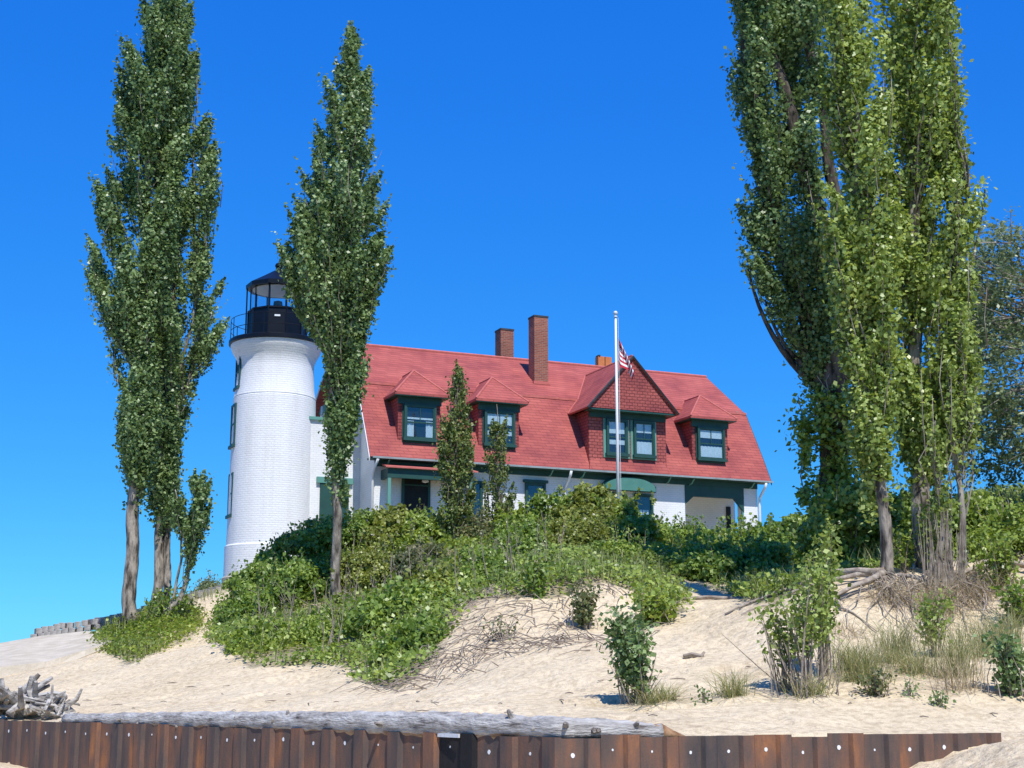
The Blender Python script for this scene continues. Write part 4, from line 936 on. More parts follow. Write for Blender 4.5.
P_('poplar_tree', 'slender poplar in front of the house between tower and dormers', 'tree', None, (337, 604), 40,
   [([(337, 604), (336, 540), (337, 500), (340, 440), (346, 340), (350, 200), (350, 60), (350, 24)], 0.17, 0.02)],
   [(492, 334, 346), (470, 322, 358), (440, 322, 360), (410, 320, 364), (390, 326, 370), (370, 332, 374), (350, 328, 376), (335, 316, 372), (320, 306, 374), (300, 292, 372), (280, 280, 384), (255, 272, 400), (235, 280, 402), (210, 290, 396), (185, 292, 394), (150, 300, 388), (120, 312, 380), (95, 318, 376), (70, 328, 376), (50, 333, 366), (30, 342, 358), (18, 349, 353)],
   260, 66, 0.145, M['lf_pop'], M['bark'], seed=14, void=-0.06, tilt=0.6, plume=(0.9, 2.0), pw=0.32, dead=20, clear=3.2)
# saplings against the house
P_('poplar_sapling', 'narrow sapling in front of the second dormer, taller of the two', 'tree', 'saplings in front of the house', (455, 520), 44,
   [([(455, 520), (456, 470), (457, 420), (458, 368)], 0.06, 0.01)],
   [(515, 435, 478), (490, 438, 480), (460, 436, 478), (440, 434, 476), (415, 440, 474), (390, 446, 470), (372, 452, 464), (362, 457, 460)],
   105, 90, 0.115, M['lf_sap'], M['twig'], seed=15, plume=(0.5, 1.1), pw=0.17)
P_('poplar_sapling', 'shorter thin sapling in front of the dormer window with blinds', 'tree', 'saplings in front of the house', (497, 520), 45,
   [([(498, 520), (498, 470), (497, 430), (496, 404)], 0.045, 0.01)],
   [(515, 480, 515), (490, 478, 520), (465, 482, 510), (440, 480, 512), (420, 484, 510), (404, 490, 500)],
   52, 80, 0.11, M['lf_sap'], M['twig'], seed=16, plume=(0.4, 0.9), pw=0.16)
# right-hand group
P_('poplar_tree', 'massive dark poplar with vine on its trunk, leftmost of the right group', 'tree', 'poplars on the right mound', (834, 520), 33,
   [([(832, 520), (832, 440), (833, 380), (834, 300), (820, 220), (790, 120), (765, 20), (755, -60)], 0.40, 0.08), ([(836, 440), (842, 340), (836, 200), (812, 60), (800, -60)], 0.26, 0.08), ([(826, 400), (806, 330), (788, 270), (765, 200), (748, 90), (740, 0)], 0.17, 0.05)],
   [(395, 812, 850), (370, 790, 850), (345, 775, 850), (320, 768, 850), (290, 745, 850), (262, 728, 842), (240, 734, 838), (215, 728, 832), (200, 742, 830), (190, 750, 828), (165, 735, 826), (150, 728, 826), (125, 726, 826), (105, 738, 826), (85, 722, 830), (70, 718, 835), (40, 714, 840), (0, 722, 840), (-60, 730, 840), (-130, 745, 830), (-200, 770, 810)],
   240, 52, 0.135, M['lf_pop'], M['barkdark'], seed=21, plume=(0.9, 2.2), pw=0.40, dr=0.9, void=-0.03, tilt=0.75, extra=[(815, 385, 748, 270, 0.09), (812, 372, 765, 300, 0.07), (806, 340, 760, 225, 0.06)], clear=3.4, dead=24)
P_('poplar_tree', 'poplar with grey trunk above exposed roots, second from left on the mound', 'tree', 'poplars on the right mound', (886, 577), 27.2,
   [([(886, 577), (884, 540), (880, 490), (878, 430), (872, 340), (862, 220), (852, 100), (848, -80)], 0.14, 0.03)],
   [(490, 864, 892), (465, 845, 900), (430, 838, 905), (390, 835, 905), (350, 825, 905), (300, 822, 908), (250, 812, 910), (200, 808, 905), (150, 810, 900), (100, 812, 900), (50, 810, 890), (0, 808, 885), (-80, 815, 880), (-150, 830, 865)],
   220, 50, 0.125, M['lf_popy'], M['bark'], seed=22, void=0.0, tilt=0.8, plume=(0.7, 1.8), pw=0.32, dead=40, clear=1.8)
P_('poplar_tree', 'thickest poplar on the mound with broad yellow-green crown leaning right', 'tree', 'poplars on the right mound', (926, 577), 28.2,
   [([(924, 577), (922, 530), (921, 480), (918, 400), (915, 300), (912, 150), (908, 0), (905, -90)], 0.22, 0.05), ([(936, 577), (936, 500), (940, 420), (952, 300), (965, 200)], 0.10, 0.03)],
   [(465, 900, 940), (440, 888, 962), (400, 880, 970), (360, 878, 985), (320, 875, 982), (280, 875, 985), (240, 872, 975), (215, 870, 990), (190, 875, 992), (165, 870, 972), (140, 868, 960), (115, 868, 950), (95, 865, 968), (60, 862, 955), (30, 860, 962), (0, 858, 968), (-80, 860, 950), (-160, 875, 925), (-220, 890, 905)],
   270, 50, 0.13, M['lf_popy'], M['bark'], seed=23, void=-0.02, tilt=0.8, plume=(0.8, 1.9), pw=0.34, dead=44, clear=2.2, extra=[(940, 330, 985, 190, 0.05)])
P_('poplar_tree', 'thin pale-barked poplar, rightmost trunk on the root mound', 'tree', 'poplars on the right mound', (966, 577), 27.5,
   [([(966, 577), (963, 530), (958, 480), (953, 430), (952, 380), (950, 330)], 0.085, 0.03)],
   [(450, 945, 975), (430, 940, 985), (400, 935, 990), (370, 935, 990), (335, 935, 985), (300, 940, 975)],
   44, 42, 0.12, M['lf_popy'], M['barkpale'], seed=24, plume=(0.6, 1.2), pw=0.2, dead=8)
P_('young_poplar', 'slim pale multi-stemmed poplar just right of the thick mound trunk', 'tree', None, (945, 578), 27.0,
   [([(940, 578), (941, 520), (938, 470), (936, 420)], 0.042, 0.015), ([(952, 580), (948, 540), (944, 500), (942, 470)], 0.032, 0.01), ([(946, 580), (951, 520), (955, 480)], 0.025, 0.008)],
   [(520, 930, 955), (480, 925, 955), (440, 922, 952), (410, 925, 950)],
   16, 40, 0.11, M['lf_popy'], M['barkpale'], seed=25, plume=(0.4, 0.9), pw=0.15, dead=26)

def cottonwood():
    """spreading tree whose trunk stands right of the frame, limbs reaching in"""
    D = 36; b = np.array([16.5, D, gz(16.5, D)]); root = empty('cottonwood_tree', b, 'wide spreading tree with blue-green leaves reaching in from the right', 'tree')
    r_ = np.random.default_rng(31); wood = MB()
    wood.tube([(0, 0, -0.2), (-0.1, 0, 1.5), (-0.3, 0, 3.0), (-0.2, .1, 4.6)], [0.42, 0.32, 0.28, 0.2], 12, 0.08)
    C = []; T_ = []; H_ = []
    tips = [(955, 262), (985, 250), (1015, 245), (960, 300), (945, 330), (950, 365), (960, 400), (955, 430), (985, 455), (1015, 462), (1000, 430), (980, 380), (1010, 350), (990, 320), (1020, 300), (1040, 270), (1060, 420), (1050, 380), (1060, 330), (1090, 300), (1080, 250), (1110, 270), (1130, 330), (1140, 390), (1170, 300), (1200, 350), (1190, 400), (1100, 440), (975, 280), (1000, 275), (970, 345), (1000, 405), (970, 420), (1030, 450), (1000, 300), (1030, 330), (1035, 405)]
    for k in range(185):
        t = tips[k % len(tips)]; tip = at(t[0] + r_.normal(0, 10), t[1] + r_.normal(0, 9), D) - b; tip[1] = r_.normal(0, 1.5)
        st = np.array([-0.25, 0, r_.uniform(2.6, 4.4)]); mid = st + (tip - st) * 0.5 + np.array([0, 0, (0.8 if tip[2] < 4.6 else -0.5)])
        if k < 30: B = bez(st, mid, tip, np.linspace(0, 1, 9)); B[1:-1] += r_.normal(0, .08, (7, 3)); wood.tube(B, np.linspace(0.10, 0.015, 9), 5)
        n = 200; g = r_.normal(0, 1, (14, 3)); gi = r_.integers(0, 14, n)
        H_.append(g[gi] * .5 + np.array([0, 0, .5])); c = tip + (g[gi] * np.array([0.42, 0.42, 0.20]) + r_.normal(0, 0.09, (n, 3))); C.append(c); T_.append(np.full(n, r_.uniform(0.2, 0.8)))
        for j in range(3): q = tip + g[j] * np.array([.42, .42, .2]); wood.tube([tip + (st - tip) * 0.12, q], [0.02, 0.006], 4)
    wood.build('trunk', M['barkpale'], root, True)
    leaf_mesh('crown', np.concatenate(C), 0.12, M['lf_blue'], root, 0.4, aspect=0.55, tint=np.concatenate(T_), hint=np.concatenate(H_))
cottonwood()

# ------------------------------------------------------------------ shrubs
def shrub(name, label, px, D, w_, h, mat, group=None, depth=None, leaf=0.12, dens=900, seed=0, X=None, stems=True, cat='shrub', tintc=0.5):
    r_ = np.random.default_rng(seed + 100); x = (px - 512) / FOC * D * 1.03 if X is None else X; z = gz(x, D)
    root = empty(name, (x, D, z), label, cat, group); depth = depth or w_
    nb = int(8 + w_ * 7); C = []; T_ = []; H_ = []; wood = MB()
    for k in range(nb):
        a = r_.uniform(0, 2 * math.pi); rr = math.sqrt(r_.uniform()); cx_, cy_ = math.cos(a) * rr * w_ * 0.5, math.sin(a) * rr * depth * 0.5
        zg = gz(x + cx_, D + cy_) - z; hh = h * (1 - 0.45 * rr ** 2) * r_.uniform(0.75, 1.12); br = 0.26 + 0.2 * r_.uniform()
        n = int(dens * br * br * 2.2)
        d = r_.normal(size=(n, 3)); d /= np.linalg.norm(d, axis=1)[:, None]; d[:, 2] = np.abs(d[:, 2]) * 1.0
        c = d * br * (r_.uniform(0.55, 1.05, n) ** 0.6)[:, None] * np.array([1, 1, 0.9]); c += np.array([cx_, cy_, zg + hh - br])
        n2 = n // 2; low = np.stack([r_.normal(0, br * .6, n2) + cx_, r_.normal(0, br * .6, n2) + cy_, zg + r_.uniform(0, 1, n2) * hh], -1)
        c = np.concatenate([c, low]); H_.append(np.concatenate([d, r_.normal(0, .6, (n2, 3)) + np.array([0, 0, .3])])); C.append(c); T_.append(np.full(len(c), np.clip(r_.normal(tintc, 0.14), 0, 1)))
        if stems: wood.tube([(0, 0, -0.12), (cx_ * .5, cy_ * .5, zg * .5 - 0.05), (cx_ * .8, cy_ * .8, zg + hh * .5), (cx_, cy_, zg + hh * 0.95)], [0.03, 0.022, 0.014, 0.006], 4)
    # a few free shoots breaking the outline
    for k in range(int(5 + w_ * 5)):
        cx_, cy_ = r_.normal(0, w_ * .3), r_.normal(0, depth * .3); zg = gz(x + cx_, D + cy_) - z; l_ = r_.uniform(0.2, 0.5)
        t = r_.uniform(0, 1, 14)[:, None]; p0 = np.array([cx_, cy_, zg + h * 0.75]); p1 = p0 + np.array([r_.normal(0, .12), r_.normal(0, .12), l_])
        C.append(p0 + (p1 - p0) * t + r_.normal(0, 0.04, (14, 3))); T_.append(np.full(14, 0.6)); H_.append(r_.normal(0, .6, (14, 3))); wood.tube([p0, p1], [0.008, 0.004], 3)
    wood.build('stems', M['twig'], root)
    leaf_mesh('foliage', np.concatenate(C), leaf * r_.uniform(.75, 1.12), mat, root, 0.9, tint=np.concatenate(T_), hint=np.concatenate(H_))
    return root
G1 = 'shrubs on the dune crest in front of the house'
SH = [  # px, D, width, height, mat, label
 (262, 43.5, 1.7, 1.15, 'lf_dark', 'green shrub hiding the right foot of the lighthouse tower'),
 (292, 43.8, 1.8, 1.45, 'lf_dark', 'rounded shrub between the tower and the slender poplar'),
 (322, 44.5, 1.9, 1.45, 'lf_dark', 'shrub directly behind the trunk of the slender poplar'),
 (357, 44.5, 1.8, 1.35, 'lf_dark', 'shrub below the left corner downspout of the house'),
 (392, 44.8, 1.9, 1.30, 'lf_lime', 'shrub below the dark porch door'),
 (428, 44.5, 1.7, 1.15, 'lf_shrub', 'shrub at the foot of the taller sapling, on its left'),
 (476, 44.6, 1.7, 0.75, 'lf_brown', 'shrub between the two saplings'),
 (518, 44.5, 1.7, 0.85, 'lf_shrub', 'shrub below the framed ground-floor window'),
 (555, 44.2, 1.9, 1.5, 'lf_dark', 'bushy shrub below the middle downspout'),
 (590, 43.5, 2.0, 1.75, 'lf_lime', 'bushy shrub at the left foot of the flagpole'),
 (622, 43.0, 1.8, 1.4, 'lf_shrub', 'shrub in front of the foot of the flagpole'),
 (652, 45.5, 1.6, 0.55, 'lf_dark', 'low shrub below the two windows under the arched hood'),
 (695, 44.0, 1.9, 0.8, 'lf_dark', 'low dark shrub in front of the recessed porch'),
 (735, 43.0, 2.0, 0.85, 'lf_shrub', 'leafy shrub below the dark porch side door'),
 (770, 42.0, 1.9, 0.9, 'lf_dark', 'dark leafy shrub right of the house corner'),
 (800, 40.0, 1.8, 1.25, 'lf_dark', 'dark shrub left of the vine-covered trunk'),
]
for i, (px, D, w_, h, mt, lab) in enumerate(SH):
    shrub('shrub', lab, px, D, w_, h, M[mt], G1, seed=i, leaf=0.125, dens=900)
SL = [(255, 574, 41.5, 1.5, .95, 'lf_dark', 'shrub at the far left end of the planted slope below the tower'), (300, 575, 41, 1.7, 1.1, 'lf_dark', 'dark shrub left of the slender poplar trunk, halfway up the slope'), (372, 560, 41, 1.8, 1.0, 'lf_lime', 'shrub right of the slender poplar trunk, high on the slope'),
 (420, 560, 40.5, 1.7, .9, 'lf_brown', 'shrub on the upper slope under the taller sapling'), (470, 565, 38.5, 1.8, .85, 'lf_shrub', 'shrub on the slope below the shorter sapling'), (520, 562, 40, 1.8, 1.0, 'lf_dark', 'dark shrub on the slope above the eroded bank'), (575, 550, 40.5, 2.0, 1.1, 'lf_lime', 'rounded shrub on the slope below the flagpole'),
 (620, 560, 38, 1.6, .8, 'lf_shrub', 'low shrub above the right end of the eroded bank'), (440, 605, 34, 1.5, .75, 'lf_lime', 'shrub at the left shoulder of the eroded bank'), (395, 625, 33, 1.7, .8, 'lf_dark', 'shrub in the middle of the lower planted slope'), (415, 655, 29.5, 1.3, .6, 'lf_dark', 'low shrub beside the dead brush at the slope foot'),
 (330, 630, 34.5, 1.3, .5, 'lf_shrub', 'low shrub at the foot of the slender poplar'), (270, 640, 34.5, 1.3, .45, 'lf_shrub', 'low shrub at the bottom left edge of the planted slope'), (480, 590, 34, 1.4, .7, 'lf_dark', 'shrub hanging over the top of the eroded bank')]
for i, (px, py, D, w_, h, mt, lab) in enumerate(SL): shrub('shrub', lab, px, D, w_, h, M[mt], 'shrubs on the dune slope', seed=70 + i, leaf=0.11, dens=900, X=(px - 512) / FOC * D * 1.02)
shrub('shrub', 'bright leafy shrub at the top of the sandy path', 735, 36.5, 3.0, 0.9, M['lf_dark'], 'shrubs beside the sandy path', seed=40, depth=3.0, leaf=0.13)
shrub('shrub', 'broad-leaved shrub overhanging the right side of the path', 700, 38.5, 2.0, 0.85, M['lf_dark'], 'shrubs beside the sandy path', seed=41, leaf=0.13)
shrub('shrub', 'tall bright shrub under the vine-covered trunk', 836, 31.0, 1.6, 2.0, M['lf_shrub'], 'shrubs behind the root mound', seed=42, leaf=0.12, dens=800)
shrub('shrub', 'shrub seen between the vine trunk and the grey trunk', 868, 31.5, 1.4, 1.6, M['lf_dark'], 'shrubs behind the root mound', seed=43, leaf=0.12)
shrub('shrub', 'dark shrub seen between the two middle trunks', 903, 31.5, 1.3, 1.5, M['lf_dark'], 'shrubs behind the root mound', seed=44, leaf=0.12)
shrub('shrub', 'shrub behind the rightmost thin trunk', 958, 31.0, 1.5, 1.35, M['lf_shrub'], 'shrubs behind the root mound', seed=45, leaf=0.12)
shrub('shrub', 'green shrub right of the root mound near the frame edge', 1000, 29.0, 1.3, 1.0, M['lf_shrub'], 'shrubs behind the root mound', seed=46, leaf=0.11)
shrub('shrub', 'grey-leaved bush beside the foundation left of the tower', 219, 55.0, 0.7, 0.75, M['lf_blue'], seed=47, leaf=0.09, dens=700)

# young cottonwood plants on the open sand
def sand_plant(name, label, px, py, D, stems, hgt_, spread, mat, seed, leaf=0.075, per=60, lowfrac=0.25, group=None, lean=0.0, bare=None):
    r_ = np.random.default_rng(seed); c = at(px, py, D); c[2] = gz(c[0], c[1]) - 0.03
    root = empty(name, c, label, 'plant', group); wood = MB(); C = []; T_ = []
    for k in range(stems):
        a = r_.uniform(0, 6.28); h = hgt_ * r_.uniform(0.55, 1.0); p0 = np.array([r_.normal(0, spread * .22), r_.normal(0, spread * .22), 0]); p2 = p0 + np.array([math.cos(a) * spread * r_.uniform(.2, .9) + lean * h, math.sin(a) * spread * r_.uniform(.2, .9), h])
        p1 = p0 + (p2 - p0) * 0.5 + np.array([-math.cos(a) * spread * .2, 0, 0.1 * h]); wood.tube(np.vstack([[[0, 0, -0.1]], bez(p0, p1, p2, np.linspace(0, 1, 6))]), np.linspace(0.013 + .004 * h, 0.004, 7), 5)
        n = int(per * h); t = r_.uniform(lowfrac, 1.02, n); q = bez(p0, p1, p2, t); C.append(q + r_.normal(0, 0.085, (n, 3)) * np.array([1, 1, .7])); T_.append(np.full(n, r_.uniform(.3, .7)))
    for k in range(bare or 0):
        p0 = np.array([r_.normal(0, spread * .35), r_.normal(0, spread * .35), 0]); p2 = p0 + np.array([r_.normal(0, spread * .5), r_.normal(0, spread * .3), hgt_ * r_.uniform(.25, .6)]); wood.tube([p0, (p0 + p2) / 2 + r_.normal(0, .03, 3), p2], [.010, .008, .003], 4)
    wood.build('stems', M['twig'], root); leaf_mesh('foliage', np.concatenate(C), leaf, mat, root, 0.5, tint=np.concatenate(T_))
sand_plant('young_cottonwood', 'bushy green sapling standing alone on the sand above the log', 636, 692, 21.2, 17, 1.35, 0.33, M['lf_pop'], 1, 0.085, 125, 0.2, lean=-0.12, bare=16)
sand_plant('young_cottonwood', 'tall multi-stemmed sapling growing from the sand left of the mound', 806, 688, 21.0, 13, 2.1, 0.6, M['lf_popy'], 2, 0.08, 60, 0.38, lean=0.06, bare=26)
sand_plant('young_cottonwood', 'upright leafy shoot of the cluster reaching past the root tips', 822, 660, 22.2, 8, 2.3, 0.25, M['lf_popy'], 12, 0.085, 70, 0.3, lean=0.08, bare=4)
sand_plant('young_cottonwood', 'short leafy stems at the left of the tall sapling cluster', 785, 682, 21.3, 7, 1.35, 0.22, M['lf_popy'], 3, 0.08, 60, 0.35, lean=-0.04, bare=14)
sand_plant('young_cottonwood', 'leafy sapling in front of the root mound', 935, 640, 23.5, 9, 1.25, 0.22, M['lf_popy'], 4, 0.08, 75, 0.25, bare=10)
sand_plant('young_cottonwood', 'leafy bush on the sand at the right edge', 1012, 690, 21.0, 16, 0.95, 0.33, M['lf_pop'], 5, 0.08, 100, 0.1, bare=8)
sand_plant('young_cottonwood', 'small round bush on the sand right of the tall sapling', 876, 692, 20.8, 10, 0.42, 0.2, M['lf_brown'], 6, 0.06, 130, 0.1, bare=8)
sand_plant('bank_shrub', 'leafy suckers around the foot of the thickest mound trunk', 930, 570, 27.6, 14, 1.5, 0.35, M['lf_popy'], 20, 0.09, 45, 0.15, bare=6)
sand_plant('bank_shrub', 'leafy suckers between the grey trunk and the thick trunk', 905, 572, 27.8, 9, 0.9, 0.35, M['lf_shrub'], 21, 0.09, 60, 0.1, bare=4)
sand_plant('bank_shrub', 'green undergrowth on the bank right of the pale thin trunk', 1000, 605, 26.5, 16, 1.0, 0.55, M['lf_shrub'], 18, 0.09, 80, 0.1, bare=8)
sand_plant('bank_shrub', 'low leafy plant at the right frame edge above the grass', 1018, 635, 25.0, 12, 0.8, 0.4, M['lf_dark'], 19, 0.09, 80, 0.1, bare=6)
sand_plant('beach_plant', 'tiny green seedling on the sand right of the lone sapling', 704, 697, 21, 4, 0.22, 0.08, M['lf_pop'], 7, 0.05, 110, 0.2)
sand_plant('beach_plant', 'low seedling on the sand below the grass tufts', 912, 693, 20.8, 4, 0.3, 0.12, M['lf_pop'], 8, 0.05, 80, 0.2)
sand_plant('beach_plant', 'squat dark seedling near the sand at lower right', 938, 700, 20.4, 5, 0.18, 0.12, M['lf_pop'], 9, 0.055, 160, 0.1)
sand_plant('bank_shrub', 'brownish bush clinging to the top of the eroded sand bank', 587, 634, 28.5, 14, 0.95, 0.28, M['lf_brown'], 10, 0.09, 75, 0.2, bare=10)
sand_plant('bank_shrub', 'small dusty bush in the dead brush on the sand bank', 500, 640, 28.0, 10, 0.45, 0.4, M['lf_brown'], 11, 0.07, 35, 0.2, bare=16)
sand_plant('bank_shrub', 'green tuft hanging over the lip of the sand bank', 535, 620, 30.5, 9, 0.8, 0.3, M['lf_dark'], 13, 0.11, 90, 0.0, bare=0)
sand_plant('bank_shrub', 'leafy undergrowth around the feet of the two left poplars', 160, 622, 45.3, 16, 1.3, 0.8, M['lf_dark'], 14, 0.11, 50, 0.1, bare=8)
sand_plant('bank_shrub', 'leafy shrubs spilling beside the right foot of the bank', 655, 612, 28.6, 22, 0.75, 0.7, M['lf_shrub'], 17, 0.11, 90, 0.0, bare=4)

# vine on the dark trunk
def vine():
    r_ = np.random.default_rng(5); D = 32.6; b = at(833, 480, D); root = empty('climbing_vine', b, 'bright green vine wrapped round the dark poplar trunk', 'vine')
    pts = [(832, 500, 20, 14), (832, 480, 20, 12), (838, 462, 22, 12), (820, 440, 26, 10), (815, 425, 24, 9), (825, 410, 28, 9), (830, 398, 30, 8), (805, 430, 14, 14), (806, 455, 6, 16), (843, 440, 16, 14), (850, 412, 16, 12), (845, 475, 20, 16), (805, 495, 6, 8)]
    C = []; wood = MB()
    for (x, y, sx, sy) in pts:
        n = 260; q = np.array([at(px_, py_, D) for px_, py_ in zip(x + r_.normal(0, sx * .5, n), y + r_.normal(0, sy * .6, n))]); q[:, 1] += r_.normal(0, 0.28, n); C.append(q - b)
        p = at(x, y, D) - b; wood.tube([p, p + np.array([r_.normal(0, .1), 0, 0.4]), p + np.array([r_.normal(0, .2), .1, 0.8])], [.02, .015, .01], 4)
    wood.build('stems', M['twig'], root); leaf_mesh('foliage', np.concatenate(C), 0.125, M['lf_shrub'], root, 0.8)
vine()

# exposed roots under the mound trees
def roots():
    r_ = np.random.default_rng(17); c0 = at(905, 580, 27.0); c0[2] = gz(c0[0], c0[1])
    root = empty('exposed_roots', c0, 'web of bleached roots exposed on the eroded sandy mound', 'roots')
    def run(mb, px, D, dx, dy, n, r0):
        x, y = (px - 512) / FOC * D, D; a = math.atan2(dy, dx); P = []; rr = []
        sag = r_.uniform(0.02, 0.10)
        for i in range(n):
            t = i / (n - 1); z = gz(x, y) + 0.03 + (sag + 0.10 * (1 - t)) * math.sin(math.pi * min(1, t + .25)) ; P.append(np.array([x, y, z]) - c0); rr.append(r0 * (1 - 0.8 * t) * r_.uniform(.8, 1.2))
            a += r_.normal(0, 0.26); x += math.cos(a) * 0.22; y += math.sin(a) * 0.22
        mb.tube(P, rr, 6, 0.12)
    big = MB()
    for (px, D, dx, dy, n, r0) in ((882, 27.1, -1, -.15, 15, .075), (882, 27.0, -1, -.5, 14, .06), (885, 26.9, -.8, -.9, 12, .05), (880, 27.1, -1, .1, 13, .05), (940, 27.0, 1, -.2, 14, .06), (966, 27.2, 1, -.1, 14, .06), (895, 27, .9, -.4, 8, .05), (928, 27.2, -.6, -1, 9, .05), (1000, 27.2, 1, -.05, 12, .06)):
        run(big, px, D, dx, dy, n, r0)
    big.build('thick_root', M['rootm'], root, True)
    fine = MB()
    for k in range(60):
        px = r_.choice([r_.normal(884, 14), r_.normal(940, 20), r_.normal(968, 10)]); run(fine, px, r_.uniform(26.3, 27.1), r_.normal(-0.25 if px < 900 else 0.1, .55), -1, r_.integers(6, 13), r_.uniform(.006, .02))
    fine.build('fine_root', M['rootm'], root)
    hang = MB()
    for k in range(60):
        px = r_.uniform(868, 990); p = at(px, 576, 26.9 + r_.normal(0, .15)) - c0; l_ = r_.uniform(.4, 1.3); hang.tube([p, p + np.array([r_.normal(0, .15), -.25, -l_ * .5]), p + np.array([r_.normal(0, .35), -.55 - l_ * .3, -l_ * 1.0])], [.016, .011, .004], 4)
    for k in range(60):
        px = r_.uniform(925, 965); p = at(px, 585, 26.6) - c0; hang.tube([p, p + np.array([r_.normal(0, .1), -.1, r_.uniform(.6, 1.4)])], [.014, .005], 4)
    hang.build('hanging_root', M['twig'], root)
roots()

# ------------------------------------------------------------------ grass
def blades(P, h, r_, spread=0.25, width=0.012):
    n = len(P); a = r_.uniform(0, 6.28, n); hh = h * r_.uniform(.5, 1.15, n); ln = r_.uniform(.1, 1, n) * spread * hh / max(h, .01)
    dx = np.cos(a) * ln; dy = np.sin(a) * ln; wx = np.sin(a) * width; wy = -np.cos(a) * width
    V = np.empty((n, 6, 3)); 
    for i, (t, ww) in enumerate(((0, 1), (.55, .8), (1, .15))):
        bend = t ** 2; z = P[:, 2] + hh * t * (1 - 0.15 * t)
        V[:, 2 * i] = np.stack([P[:, 0] + dx * bend - wx * ww, P[:, 1] + dy * bend - wy * ww, z], -1); V[:, 2 * i + 1] = np.stack([P[:, 0] + dx * bend + wx * ww, P[:, 1] + dy * bend + wy * ww, z], -1)
    return V
def blade_mesh(name, V, mat, r_, parent=None, t0=0.0, t1=1.0):
    n = len(V); me = bpy.data.meshes.new(name); me.vertices.add(6 * n); me.vertices.foreach_set('co', V.reshape(-1).astype(np.float32))
    i = np.arange(n)[:, None] * 6; q = np.concatenate([i + np.array([[0, 1, 3, 2]]), i + np.array([[2, 3, 5, 4]])], 1).reshape(-1, 4); m = len(q)
    me.loops.add(4 * m); me.loops.foreach_set('vertex_index', q.ravel().astype(np.int32)); me.polygons.add(m); me.polygons.foreach_set('loop_start', np.arange(0, 4 * m, 4, dtype=np.int32)); me.polygons.foreach_set('loop_total', np.full(m, 4, dtype=np.int32))
    me.update(calc_edges=True); a = me.attributes.new('tint', 'FLOAT', 'POINT'); a.data.foreach_set('value', np.repeat(r_.uniform(t0, t1, n), 6).astype(np.float32)); me.materials.append(mat)
    o = bpy.data.objects.new(name, me); COL.objects.link(o)
    if parent is not None: o.parent = parent
    return o
for i, (px, py, D, n, h, rad, lab) in enumerate([(893, 606, 26.2, 110, .55, .35, 'dry tan grass hanging over the roots left of the thick trunk'), (938, 612, 26.0, 170, .8, .4, 'dry tan grass spilling down below the thick trunk'), (985, 606, 26.2, 150, .6, .5, 'dry tan grass on the bank below the pale thin trunk'), (960, 690, 21.2, 70, .7, .3, 'sparse dry grass low on the bank near the right edge'), (845, 625, 25, 50, .4, .3, 'thin dry grass among the long roots on the left of the mound')]):
    r_ = np.random.default_rng(i + 160); c = at(px, py, D); c[2] = gz(c[0], c[1]); X_ = r_.normal(0, rad * .6, int(n * 1.8)); Y_ = r_.normal(0, rad * .5, int(n * 1.8)); Z_ = ground(X_ + c[0], Y_ + c[1]) - c[2] - 0.02
    o = None; GDRY = (np.stack([X_, Y_, Z_], -1), h, r_, c, lab); DRY = globals().setdefault('DRY', []); DRY.append(GDRY)
GC = [(862, 668, 21.8, 130, .62, .30, 'broad tuft of beach grass right of the tall sapling'), (850, 655, 22.4, 90, .60, .22, 'upper tuft of grass on the left flank of the mound'), (898, 655, 23.0, 110, .85, .28, 'tall green grass tuft left of the mound sapling'),
      (733, 690, 21.2, 70, .45, .16, 'thin pale grass tuft between the two open saplings'), (652, 694, 21.0, 60, .32, .18, 'dry grass at the foot of the lone sapling'), (975, 655, 23.2, 100, .75, .42, 'wide spray of beach grass on the right of the mound'),
      (1000, 640, 24.0, 120, .7, .3, 'grass tuft against the right frame edge of the mound'), (915, 668, 22.2, 80, .5, .22, 'short grass tuft below the mound sapling'), (955, 672, 22.0, 80, .75, .25, 'dry brown grass tuft in the middle of the mound foot'), (812, 692, 20.8, 60, .4, .2, 'grass around the stems of the tall sapling cluster'), (667, 690, 21.2, 40, .3, .12, 'small sparse grass tuft just right of the lone sapling')]
for i, (px, py, D, n, h, rad, lab) in enumerate(GC):
    r_ = np.random.default_rng(i + 60); c = at(px, py, D); c[2] = gz(c[0], c[1])
    n = int(n * 1.5); X_ = r_.normal(0, rad * .6, n * 2); Y_ = r_.normal(0, rad * .6, n * 2); Z_ = ground(X_ + c[0], Y_ + c[1]) - c[2] - 0.02
    o = blade_mesh('beach_grass', blades(np.stack([X_, Y_, Z_], -1), h * 1.05, r_, 1.1, 0.0042), M['grass'], r_); o.location = tuple(c); tag(o, lab, 'grass tuft', 'beach grass tufts on the sand')

for P0, h, r_, c, lab in DRY:
    o = blade_mesh('dry_grass', blades(P0, h, r_, 1.2, 0.0045), M['drygrass'], r_); o.location = tuple(c); tag(o, lab, 'grass tuft', 'dry grass tufts on the root mound')

